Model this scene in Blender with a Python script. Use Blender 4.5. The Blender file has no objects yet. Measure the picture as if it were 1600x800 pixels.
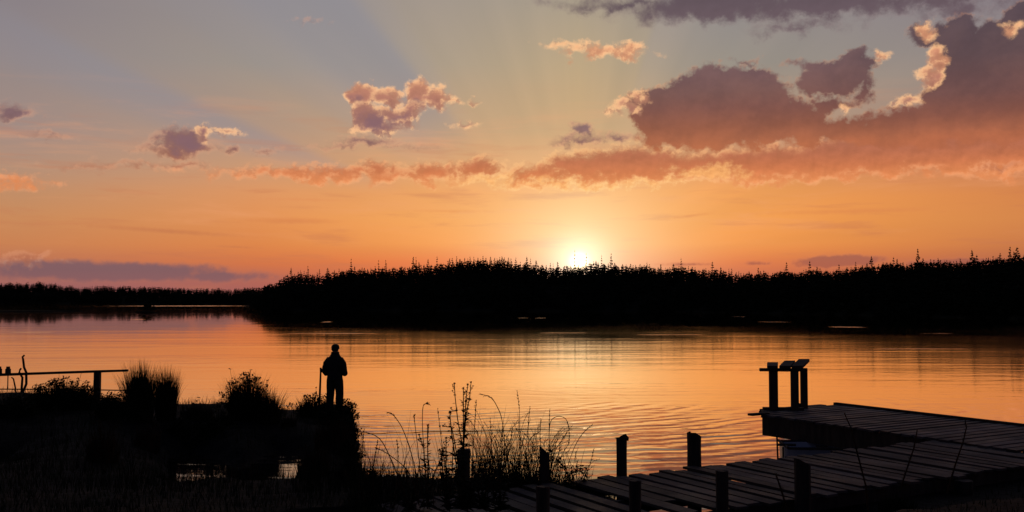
import bpy, math, random
import numpy as np
from mathutils import Vector, noise as mnoise

random.seed(11)
RNG = np.random.default_rng(11)
scene = bpy.context.scene
COL = scene.collection
# ------------------------------------------------------------------ camera geometry
CAM_H, F, HOR = 3.6, 1537.0, 467.0        # eye height (m), focal length in px of a 1600 px wide frame, horizon row
PITCH = math.atan((HOR - 400.0) / F)
cd = bpy.data.cameras.new('camera'); cam = bpy.data.objects.new('camera', cd); COL.objects.link(cam)
cd.sensor_width = 36.0; cd.lens = 36.0 * F / 1600.0; cd.clip_start = 0.1; cd.clip_end = 6000
cam.location = (0, 0, CAM_H); cam.rotation_euler = (math.pi / 2 + PITCH, 0, 0)
scene.camera = cam
cp, sp = math.cos(PITCH), math.sin(PITCH)

def ray(px, py):
    x = (px - 800.0) / F; z = (400.0 - py) / F
    return (x, cp - z * sp, sp + z * cp)
def at(px, py, z=0.0):                     # where the line of sight through a photo pixel meets the level z
    d = ray(px, py); t = (z - CAM_H) / d[2]
    return (d[0] * t, d[1] * t)
def at_y(px, py, Y):                       # ... and where it meets the depth Y
    d = ray(px, py); t = Y / d[1]
    return (d[0] * t, Y, CAM_H + d[2] * t)

def s2l(c):
    r = []
    for v in c:
        v = v / 255.0
        r.append(v / 12.92 if v <= 0.04045 else ((v + 0.055) / 1.055) ** 2.4)
    return tuple(r)
def rgba(c): return (*s2l(c), 1.0)

# ------------------------------------------------------------------ node helper
class NT:
    def __init__(s, tree): s.t = tree; s.n = tree.nodes; s.l = tree.links
    def new(s, typ, **kw):
        nd = s.n.new(typ)
        for k, v in kw.items(): setattr(nd, k, v)
        return nd
    def put(s, sock, v):
        if v is None: return
        if isinstance(v, bpy.types.NodeSocket): s.l.new(v, sock)
        else: sock.default_value = v
    def m(s, op, a, b=None, c=None, clamp=False):
        nd = s.new('ShaderNodeMath', operation=op, use_clamp=clamp)
        s.put(nd.inputs[0], a); s.put(nd.inputs[1], b); s.put(nd.inputs[2], c)
        return nd.outputs[0]
    def v(s, op, a, b=None, scale=None):
        nd = s.new('ShaderNodeVectorMath', operation=op)
        s.put(nd.inputs[0], a); s.put(nd.inputs[1], b)
        if scale is not None: s.put(nd.inputs['Scale'], scale)
        return nd.outputs['Value'] if op in ('LENGTH', 'DOT_PRODUCT', 'DISTANCE') else nd.outputs[0]
    def xyz(s, x, y, z=0.0):
        nd = s.new('ShaderNodeCombineXYZ'); s.put(nd.inputs[0], x); s.put(nd.inputs[1], y); s.put(nd.inputs[2], z)
        return nd.outputs[0]
    def rgb(s, x, y, z):
        nd = s.new('ShaderNodeCombineColor'); s.put(nd.inputs[0], x); s.put(nd.inputs[1], y); s.put(nd.inputs[2], z)
        return nd.outputs[0]
    def sep(s, a):
        nd = s.new('ShaderNodeSeparateXYZ'); s.put(nd.inputs[0], a); return nd.outputs
    def mr(s, val, a, b, c=0.0, d=1.0, smooth=True):
        nd = s.new('ShaderNodeMapRange', interpolation_type='SMOOTHSTEP' if smooth else 'LINEAR')
        s.put(nd.inputs[0], val)
        for i, q in enumerate((a, b, c, d)): s.put(nd.inputs[1 + i], q)
        return nd.outputs[0]
    def noise(s, vec, scale, detail=3.0, rough=0.5, dist=0.0, lac=2.0, dim='3D', typ='FBM'):
        nd = s.new('ShaderNodeTexNoise', noise_dimensions=dim)
        s.put(nd.inputs['Vector'], vec)
        for k, q in (('Scale', scale), ('Detail', detail), ('Roughness', rough), ('Distortion', dist), ('Lacunarity', lac)):
            s.put(nd.inputs[k], q)
        return nd.outputs[0]
    def ramp(s, fac, stops, interp='LINEAR'):
        nd = s.new('ShaderNodeValToRGB'); cr = nd.color_ramp; cr.interpolation = interp
        stops = sorted(stops, key=lambda q: q[0])
        cr.elements[0].position = stops[0][0]; cr.elements[0].color = stops[0][1]
        cr.elements[1].position = stops[-1][0]; cr.elements[1].color = stops[-1][1]
        for p, c in stops[1:-1]:
            e = cr.elements.new(p); e.color = c
        s.put(nd.inputs[0], fac); return nd.outputs[0]
    def mix(s, fac, a, b, mode='MIX'):
        nd = s.new('ShaderNodeMix', data_type='RGBA', blend_type=mode)
        s.put(nd.inputs[0], fac); s.put(nd.inputs[6], a); s.put(nd.inputs[7], b)
        return nd.outputs[2]

# ------------------------------------------------------------------ sky (world)
def ang(px, py):                            # photo pixel -> azimuth, elevation in degrees
    d = Vector(ray(px, py)).normalized()
    return math.degrees(math.atan2(d.x, d.y)), math.degrees(math.asin(d.z))
SUN_AZ, SUN_EL = ang(905, 409)

world = bpy.data.worlds.new("World"); scene.world = world; world.use_nodes = True
wt = world.node_tree; wt.nodes.clear(); W = NT(wt)
tc = W.new('ShaderNodeTexCoord'); dirv = W.v('NORMALIZE', tc.outputs['Generated'])
dx, dy, dz = W.sep(dirv)[0:3]
U = W.m('MULTIPLY', W.m('ARCTAN2', dx, dy), 180 / math.pi)
V = W.m('MULTIPLY', W.m('ARCSINE', dz), 180 / math.pi)
UV = W.xyz(U, V)
# clear-sky gradient: six columns of colour over elevation, blended over azimuth
rows = [0, 100, 200, 260, 300, 340, 380, 410, 440, 467]
cols = {
 30:   [(137,129,142),(148,136,143),(163,140,137),(180,144,124),(194,143,108),(204,141,96),(204,132,88),(188,116,90),(160,103,103),(150,98,103)],
 400:  [(150,142,148),(156,147,147),(180,150,135),(204,154,120),(221,151,102),(226,147,90),(224,137,80),(214,120,76),(178,103,92),(165,98,96)],
 700:  [(162,152,150),(171,157,146),(194,161,133),(222,165,117),(239,165,101),(245,168,94),(246,160,86),(236,127,72),(214,105,70),(200,98,72)],
 905:  [(167,157,148),(186,165,140),(200,166,130),(232,170,115),(246,174,100),(250,176,96),(250,172,90),(246,150,78),(235,120,66),(215,105,60)],
 1150: [(146,141,148),(150,144,143),(182,151,130),(224,152,102),(240,160,90),(243,160,84),(243,154,80),(226,125,74),(192,100,80),(180,95,80)],
 1600: [(136,128,143),(147,137,141),(165,133,127),(198,127,94),(216,135,80),(216,137,80),(204,124,76),(180,103,78),(160,93,83),(150,90,85)],
}
colours = []
for px, cs in cols.items():
    u0 = ang(px, 300)[0]
    st = [(max(0.0, ang(px, r)[1]) / 20.0, rgba(c)) for r, c in zip(rows, cs)]
    st = sorted(st, key=lambda q: q[0])
    colours.append((u0, W.ramp(W.m('DIVIDE', V, 20.0, clamp=True), st)))
sky = colours[0][1]
for (ua, _), (ub, cb) in zip(colours, colours[1:]):
    sky = W.mix(W.mr(U, ua, ub, smooth=False), sky, cb)
# higher up the dome, and away from the sunset
high = W.mix(W.mr(V, 35, 75), rgba((98,98,120)), rgba((52,60,88)))
sky = W.mix(1.0, sky, W.mix(W.mr(V, 5, 12), (1, 1, 1, 1), (1.01, .985, .85, 1)), 'MULTIPLY')
sky = W.mix(W.mr(V, 17, 38), sky, high)
fromsun = W.m('ABSOLUTE', W.m('SUBTRACT', U, SUN_AZ))
sky = W.mix(W.mr(fromsun, 38, 120), sky, W.mix(W.mr(V, 0, 30), rgba((70,66,88)), rgba((44,50,76))))
# crepuscular bands around the sun
du = W.m('SUBTRACT', U, SUN_AZ); dv = W.m('SUBTRACT', V, SUN_EL)
phi = W.m('DIVIDE', W.m('MULTIPLY', W.m('ARCTAN2', dv, du), 180 / math.pi), 180.0, clamp=True)
rad = W.v('LENGTH', W.xyz(du, dv))
def g(v): return (v, v, v, 1)
band = W.ramp(phi, [(0, g(0)), (50/180, g(0)), (62/180, g(.25)), (71/180, g(.32)), (73/180, g(0)), (125/180, g(0)), (129.5/180, g(.28)),
                    (133/180, g(.9)), (141/180, g(.75)), (148/180, g(.3)), (152/180, g(.05)), (157/180, g(.1)), (159.3/180, g(.75)), (161/180, g(.6)), (164/180, g(.1)), (1, g(0))], 'EASE')
band = W.m('MULTIPLY', band, W.mr(rad, 8.5, 14)); band = W.m('MULTIPLY', W.m('MULTIPLY', band, W.mr(rad, 45, 25)), W.mr(V, 5.5, 9.5))
sky = W.mix(W.m('MULTIPLY', band, 0.62), sky, rgba((136,138,152)))
rays = W.noise(W.xyz(W.m('MULTIPLY', phi, 22.0), 3.3), 1.0, 2, .5)
rays = W.m('MULTIPLY', W.m('MULTIPLY', W.m('SUBTRACT', rays, .5), W.mr(rad, 4, 10)), W.mr(rad, 30, 12, 0, .38))
sky = W.mix(1.0, sky, W.rgb(*[W.m('MULTIPLY_ADD', rays, k, 1.0) for k in (.55, .42, .35)]), 'MULTIPLY')
# veils of thin high cloud
nv = W.noise(W.v('MULTIPLY', UV, (.10, .75, 1)), 1.0, 5, .6, .3)
sky = W.mix(W.m('MULTIPLY', W.mr(nv, .5, .75), W.m('MULTIPLY', W.mr(V, 2.0, 5.0), W.mr(V, 13, 8, 0, .38))), sky, rgba((240,165,118)))
nv2 = W.noise(W.v('ADD', W.v('MULTIPLY', UV, (.13, 1.1, 1)), (7, 3, 0)), 1.0, 5, .6, .2)
sky = W.mix(W.m('MULTIPLY', W.mr(nv2, .52, .72), W.mr(V, 13, 6, 0, .38)), sky, rgba((196,118,86)))
# glow round the sun
def gauss(r, s): return W.m('EXPONENT', W.m('MULTIPLY', W.m('POWER', W.m('DIVIDE', r, s), 2.0), -1.0))
rg = W.v('LENGTH', W.xyz(W.m('MULTIPLY', du, .82), W.m('MULTIPLY', dv, .95)))
def addglow(sk, r, s, c):
    return W.mix(gauss(r, s), sk, (*c, 1), 'ADD')
sky = addglow(sky, rg, 6.0, (.05, .10, .09))
sky = addglow(sky, rg, 3.5, (.15, .30, .26))

sky = W.mix(W.mr(V, 13, 3, 0, 1), sky, W.mix(1.0, sky, (.97, .955, .90, 1), 'MULTIPLY'))
# shared cloud noises
# -- warped coordinates so that outlines break into billows
def fbm(off, sc, det=6, ro=.58, stretch=(1, 1.08, 1)):
    return W.noise(W.v('ADD', W.v('MULTIPLY', UV, stretch), off), sc, det, ro, 0.0)
nA = fbm((3.1, 7.7, 0), .85); nA2 = fbm((3.1 + .13, 7.7 - .24, 0), .85)
nB = fbm((11.3, 2.2, 0), .42, 7, .62); nB2 = fbm((11.3 + .2, 2.2 - .38, 0), .42, 7, .62)
nF = fbm((1.7, 4.4, 0), 1.7, 5, .62); nF2 = fbm((1.7 + .07, 4.4 - .12, 0), 1.7, 5, .62)
nW = fbm((21.1, 4.9, 0), .55, 5, .6)
Uw = W.m('ADD', U, W.m('MULTIPLY', W.m('SUBTRACT', nW, .5), 2.6)); Vw = W.m('ADD', V, W.m('MULTIPLY', W.m('SUBTRACT', nA2, .5), 1.7)); UVW = W.xyz(Uw, Vw)
def emb(a, b): return W.m('SUBTRACT', a, b)
eA, eB, eF = emb(nA, nA2), emb(nB, nB2), emb(nF, nF2)
def field(ells, warp=True):
    Uq, Vq, UVq = (Uw, Vw, UVW) if warp else (U, V, UV)
    acc = None
    for e in ells:
        px, py, rx, ry = e[:4]; rot = e[4] if len(e) > 4 else 0
        u0, v0 = ang(px, py); su = (ang(px + 5, py)[0] - ang(px - 5, py)[0]) / 10; sv = (ang(px, py - 5)[1] - ang(px, py + 5)[1]) / 10
        a, b = rx * su, ry * sv
        k = min(a, b)
        if rot:
            c_, s_ = math.cos(math.radians(rot)), math.sin(math.radians(rot))
            X1 = W.m('MULTIPLY_ADD', Vq, s_ / a, W.m('MULTIPLY_ADD', Uq, c_ / a, -(c_ * u0 + s_ * v0) / a))
            Y1 = W.m('MULTIPLY_ADD', Vq, c_ / b, W.m('MULTIPLY_ADD', Uq, -s_ / b, (s_ * u0 - c_ * v0) / b))
            ln = W.m('SQRT', W.m('MULTIPLY_ADD', X1, X1, W.m('MULTIPLY', Y1, Y1)))
        else:
            nd = W.new('ShaderNodeVectorMath', operation='MULTIPLY_ADD'); W.put(nd.inputs[0], UVq)
            nd.inputs[1].default_value = (1 / a, 1 / b, 0); nd.inputs[2].default_value = (-u0 / a, -v0 / b, 0)
            ln = W.v('LENGTH', nd.outputs[0])
        f = W.m('MULTIPLY_ADD', ln, -k, k)
        acc = f if acc is None else W.m('SMOOTH_MAX', acc, f, .12)
    return acc
def layer(sky, ells, noises, body, rim, rimw, rimk, soft, opac=1.0, embk=0.0, e=None, lo=-.02, warp=True):
    f = field(ells, warp)
    for n, amp in noises:
        f = W.m('ADD', f, W.m('MULTIPLY', W.m('SUBTRACT', n, .5), amp))
    dens = W.mr(f, lo, lo + soft)
    rf = W.m('MULTIPLY', W.mr(f, rimw, lo), rimk)
    if e is not None:                       # the side turned to the light keeps its bright edge
        rf = W.m('MULTIPLY', rf, W.mr(e, -.05, .05, .25, 1.25), clamp=True)
    c = W.mix(rf, body, rim)
    if embk and e is not None:
        sh = W.m('MULTIPLY_ADD', e, embk, 1.0)
        c = W.mix(1.0, c, W.rgb(sh, sh, sh), 'MULTIPLY')
    return W.mix(W.m('MULTIPLY', dens, opac), sky, c)
Vf = W.m('DIVIDE', V, 20.0, clamp=True)
def vr(py): return ang(800, py)[1] / 20.0
def vramp(*st): return W.ramp(Vf, [(max(0, vr(p)), rgba(c)) for p, c in st])
glow_rim = W.mix(gauss(rad, 11), rgba((238,160,112)), rgba((255,205,140)))
# bank lying on the horizon
sky = layer(sky, [(170,424,250,19),(60,416,110,16),(330,432,130,12),(-150,425,200,30)], [(nA, .55), (nF, .2)], vramp((380,(122,96,104)),(425,(124,92,98)),(445,(138,94,96)),(467,(140,92,92))),
            rgba((196,126,94)), .22, .5, .35, .92, warp=False)
sky = layer(sky, [(1310,408,95,12,2),(1180,412,40,5),(1080,413,60,4),(1500,412,140,10),(1750,415,140,14)], [(nA, .35), (nF, .2)], vramp((380,(146,94,86)),(430,(168,92,74))),
            rgba((236,140,95)), .16, .7, .22, .8, warp=False)
# low streaks
sky = layer(sky, [(370,386,52,3.2,-2),(460,345,95,7),(1080,337,60,3.5,6),(480,312,110,4),(250,360,180,6,-3),(700,330,90,4),(1540,272,40,5),(1330,330,190,6)], [(nF, .18)], vramp((300,(222,138,88)),(345,(214,128,78)),(386,(160,95,75))),
            rgba((248,170,105)), .1, .35, .3, .55, warp=False)
# rusty band of low cloud above the sun
sky = layer(sky, [(455,271,62,8),(560,270,80,8),(588,262,24,10),(680,268,42,14),(745,262,34,13),(640,276,80,7),
                  (845,275,52,17),(905,262,60,22),(985,258,90,26),(1080,262,110,22),(1200,258,130,26),(1350,245,150,30),(1490,236,140,30),(1600,232,110,30),(1760,225,160,45),
                  (500,274,110,6),(20,281,30,5),(1700,250,200,25)],
            [(nA, .8), (nF, .55)], vramp((220,(162,98,80)),(250,(180,104,76)),(270,(202,116,76)),(290,(232,140,86))), glow_rim, .42, .92, .45, .93, .7, eA, -.3)
# bright ragged edge just over the sun
sky = layer(sky, [(900,290,110,6),(860,283,60,8),(1010,284,90,7),(1110,270,60,12),(770,282,60,8)], [(nF, .8), (nA, .35)], rgba((250,180,110)),
            W.mix(gauss(rad, 9), rgba((250,180,110)), rgba((255,226,160))), .5, .9, .5, .75, .8, eF, -.15)
# small mauve cumulus and flats
sky = layer(sky, [(283,221,40,24),(262,236,46,9),(305,232,45,9),(575,222,48,9),(550,228,44,5),(620,231,60,2.5),(420,236,20,5),(365,234,11,10),(290,258,34,6),(215,257,60,4.5),(140,259,30,3),(75,212,28,5),(20,172,34,14),
                  (910,202,22,15),(905,217,44,9),(965,216,34,8),(485,34,16,3),(1565,262,30,5),(30,405,60,8)],
            [(nA, .5), (nF, .32)], vramp((100,(128,112,118)),(200,(122,94,102)),(240,(136,94,90)),(262,(160,100,80)),(300,(178,108,82))), rgba((244,176,134)), .34, .72, .5, .9, .7, eA, -.15)
# big mauve masses on the right
sky = layer(sky, [(985,4,120,14),(1120,8,150,30),(1300,4,190,28),(1245,42,66,12),(1450,-2,150,18),(1500,15,60,16),(1700,-20,120,60),(1560,-70,500,74)],
            [(nB, 1.2), (nA, .8), (nF, .45)], vramp((0,(90,76,86)),(60,(104,86,94))), rgba((160,136,136)), .4, .5, .8, .95, .3, eA, -.25)
sky = layer(sky, [(1120,170,125,66),(1035,176,60,46),(1075,215,90,22),(1205,190,95,42),(1180,216,170,17),(1110,128,50,26),(1170,124,50,24),
                  (1300,205,130,24),(1440,198,150,34),(1550,120,90,92),(1640,100,110,110),(1495,70,42,50),(1500,150,62,64),(1570,190,150,38),(1440,55,26,20),
                  (1305,124,58,32),(1340,98,34,22),(1270,100,40,8),(1345,140,16,28),(1300,165,40,20),(1165,98,36,6),
                  (1240,199,30,6,-60),(1850,120,200,160)],
            [(nB, 1.1), (nA, .75), (nF, .26)], W.mix(1.0, W.mix(W.mr(nB, .35, .65), (.86, .86, .9, 1), (1.06, 1.03, 1, 1)), W.mix(W.mr(U, 16, 24), vramp((0,(100,82,90)),(60,(106,84,90)),(120,(115,87,90)),(150,(119,85,83)),(175,(126,82,76)),(205,(146,88,70)),(235,(180,106,74))), vramp((0,(84,72,84)),(60,(90,74,82)),(120,(96,74,78)),(175,(112,76,74)),(205,(138,84,70)),(235,(178,104,74)))), 'MULTIPLY'), rgba((250,172,120)), .26, W.m('MULTIPLY', W.m('MULTIPLY', W.mr(V, ang(800,232)[1], ang(800,200)[1]), W.mr(nA, .4, .56, .1, 1)), W.mr(U, ang(1010,150)[0], ang(1090,150)[0], 1.0, .5)), .38, .97, .3, eA, -.08)
# sunlit puffs
sky = layer(sky, [(572,150,28,24),(574,185,26,28),(608,154,24,17),(612,184,38,18),(640,176,46,15,35),(652,146,22,24),(680,153,27,17),(592,200,30,12),(702,160,14,7),
                  (935,80,66,11,-4),(985,80,24,14),(880,72,34,7),(318,205,18,13),(350,207,24,7),(978,168,20,13),(1000,150,12,10),
                  (1446,48,20,13),(1462,90,20,20),(1450,118,18,20),(1418,156,20,11),(1380,88,12,9),(1316,176,9,13),(1590,42,20,8),(738,160,6,4),(730,192,12,3)],
            [(nA, .75), (nF, .34)], vramp((60,(214,148,112)),(130,(196,130,102)),(165,(170,112,98)),(200,(150,104,102))), rgba((255,196,142)), .55, 1.15, .42, .92, 1.0, eA, -.16)
sky = layer(sky, [(566,158,11,16),(578,190,20,22),(654,162,16,11),(604,194,36,10,20),(628,184,20,9,30),(287,222,36,20)], [(nA, .4), (nF, .3)], vramp((60,(122,94,100)),(200,(132,98,106))), rgba((200,140,112)), .3, .6, .7, .85, lo=-.1)
# sun disc and its inner glare
sky = addglow(sky, rg, 1.3, (.5, .48, .40))
sky = addglow(sky, rad, .42, (3, 2.3, 1.1))
disc = W.mr(rad, .30, .20)
sky = W.mix(disc, sky, (14, 11, 6.5, 1))
bg = W.new('ShaderNodeBackground'); W.put(bg.inputs[0], sky); bg.inputs[1].default_value = 1.0
nis = W.new('ShaderNodeTexSky', sky_type='NISHITA'); nis.sun_disc = False
nis.sun_elevation = math.radians(SUN_EL); nis.sun_rotation = math.radians(SUN_AZ); nis.air_density = 1.4; nis.dust_density = 2.0
bg2 = W.new('ShaderNodeBackground'); W.put(bg2.inputs[0], nis.outputs[0]); bg2.inputs[1].default_value = .002
addn = W.new('ShaderNodeAddShader'); W.l.new(bg.outputs[0], addn.inputs[0]); W.l.new(bg2.outputs[0], addn.inputs[1])
wo = W.new('ShaderNodeOutputWorld'); W.l.new(addn.outputs[0], wo.inputs[0])
world.cycles.sampling_method = 'NONE'

sd = bpy.data.lights.new('sun', 'SUN'); sd.energy = .35; sd.angle = math.radians(.5); sd.color = (1, .62, .32)
so = bpy.data.objects.new('sun', sd); COL.objects.link(so)
sdir = Vector((math.sin(math.radians(SUN_AZ)) * math.cos(math.radians(SUN_EL)), math.cos(math.radians(SUN_AZ)) * math.cos(math.radians(SUN_EL)), math.sin(math.radians(SUN_EL))))
so.rotation_euler = (-sdir).to_track_quat('-Z', 'Y').to_euler(); so.location = (20, 200, 40)

# ------------------------------------------------------------------ materials
def material(name):
    m = bpy.data.materials.new(name); m.use_nodes = True; m.node_tree.nodes.clear(); return m, NT(m.node_tree)
def simple(name, ca, cb, scale=6.0, rough=.85, bump=.3, stretch=(1, 1, 1), spec=.25, bscale=None, bdist=.01, detail=5):
    m, N = material(name)
    co = N.new('ShaderNodeTexCoord').outputs['Object']; v = N.v('MULTIPLY', co, stretch)
    n = N.noise(v, scale, detail, .6)
    geo = N.new('ShaderNodeNewGeometry').outputs['Random Per Island']
    f = N.m('ADD', N.mr(n, .3, .7), N.m('MULTIPLY', N.m('SUBTRACT', geo, .5), .7), clamp=True)
    p = N.new('ShaderNodeBsdfPrincipled'); N.put(p.inputs['Base Color'], N.mix(f, (*ca, 1), (*cb, 1)))
    p.inputs['Roughness'].default_value = rough; p.inputs['Specular IOR Level'].default_value = spec
    if bump:
        b = N.new('ShaderNodeBump'); b.inputs['Strength'].default_value = bump; b.inputs['Distance'].default_value = bdist
        N.put(b.inputs['Height'], N.noise(v, bscale or scale * 4, 4, .6)); N.l.new(b.outputs[0], p.inputs['Normal'])
    o = N.new('ShaderNodeOutputMaterial'); N.l.new(p.outputs[0], o.inputs[0])
    return m
M = {}
M['deck_walk'] = simple('weathered_planks', (.030, .026, .028), (.075, .062, .062), 5, .72, .6, (1, 1, 1), .35, 18)
M['deck_pier'] = simple('damp_planks', (.030, .029, .036), (.062, .058, .070), 5, .6, .5, (1, 1, 1), .4, 18)
M['timber'] = simple('dark_timber', (.012, .009, .008), (.035, .026, .020), 9, .85, .7, (1, 1, .15), .2, 30)
M['rail_timber'] = simple('rail_timber', (.03, .018, .012), (.06, .036, .024), 9, .8, .5, (1, 1, .3), .2, 30)
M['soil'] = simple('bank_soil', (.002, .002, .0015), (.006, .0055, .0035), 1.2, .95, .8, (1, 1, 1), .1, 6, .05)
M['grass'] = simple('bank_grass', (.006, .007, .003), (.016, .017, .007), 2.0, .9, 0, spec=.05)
M['rush'] = simple('rush_green', (.005, .007, .003), (.014, .016, .006), 2.0, .9, 0, spec=.05)
M['dry'] = simple('dry_stems', (.018, .010, .006), (.040, .022, .012), 2.0, .9, 0, spec=.05)
M['leaf'] = simple('weed_leaf', (.006, .010, .004), (.014, .018, .007), 3.0, .9, 0, spec=.08)
M['needle'] = simple('spruce_needles', (.006, .010, .006), (.016, .020, .010), .4, .95, 0, spec=.02)
M['trunk'] = simple('spruce_bark', (.012, .009, .007), (.022, .016, .012), 2, .95, 0, spec=.05)
M['hill'] = simple('far_shore_ground', (.006, .008, .005), (.014, .014, .008), .08, .95, 0, spec=.02)
M['bed'] = simple('lake_bed', (.01, .01, .008), (.02, .018, .014), .3, .95, 0, spec=.05)
M['white_hull'] = simple('white_hull', (.20, .22, .27), (.28, .30, .34), 3, .4, .1, spec=.5)
M['jacket'] = simple('dark_jacket', (.010, .010, .011), (.020, .018, .018), 14, .9, .4, spec=.1, bdist=.006)
M['trousers'] = simple('dark_trousers', (.012, .011, .011), (.022, .020, .018), 14, .9, .4, spec=.1, bdist=.006)
M['cap'] = simple('dark_cap', (.010, .010, .010), (.02, .02, .018), 20, .9, .2, spec=.1)
M['boot'] = simple('rubber_boot', (.008, .009, .007), (.014, .014, .011), 10, .5, .1, spec=.4)
M['skin'] = simple('skin', (.20, .10, .07), (.26, .14, .10), 18, .6, .1, spec=.3)
M['hair'] = simple('hair', (.02, .014, .01), (.04, .03, .02), 60, .8, .3, spec=.2)

# plank materials: grain along each board
def plank_mat(name, axis, ca, cb, rough):
    m, N = material(name)
    co = N.new('ShaderNodeTexCoord').outputs['Object']
    st = (.9, 9, 9) if axis == 0 else (9, .9, 9)
    grain = N.noise(N.v('MULTIPLY', co, st), 3.0, 6, .65, .4)
    fine = N.noise(N.v('MULTIPLY', co, (st[0] * 2, st[1] * 2, 10)), 7.0, 4, .6)
    patch = N.noise(co, 1.1, 4, .6)
    isl = N.new('ShaderNodeNewGeometry').outputs['Random Per Island']
    f = N.m('ADD', N.m('ADD', N.m('MULTIPLY', grain, .6), N.m('MULTIPLY', patch, .5)), N.m('MULTIPLY', N.m('SUBTRACT', isl, .75), .55), clamp=True)
    p = N.new('ShaderNodeBsdfPrincipled')
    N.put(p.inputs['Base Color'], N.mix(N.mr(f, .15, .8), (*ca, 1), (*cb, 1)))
    N.put(p.inputs['Roughness'], N.mr(patch, .3, .7, rough - .12, rough + .12)); p.inputs['Specular IOR Level'].default_value = .3
    b = N.new('ShaderNodeBump'); b.inputs['Strength'].default_value = .8; b.inputs['Distance'].default_value = .006
    N.put(b.inputs['Height'], N.m('ADD', grain, N.m('MULTIPLY', fine, .5))); N.l.new(b.outputs[0], p.inputs['Normal'])
    o = N.new('ShaderNodeOutputMaterial'); N.l.new(p.outputs[0], o.inputs[0]); return m
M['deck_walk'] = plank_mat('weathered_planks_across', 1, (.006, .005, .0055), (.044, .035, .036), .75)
M['deck_pier'] = plank_mat('damp_planks_along', 0, (.006, .0058, .007), (.040, .036, .043), .65)

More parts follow.
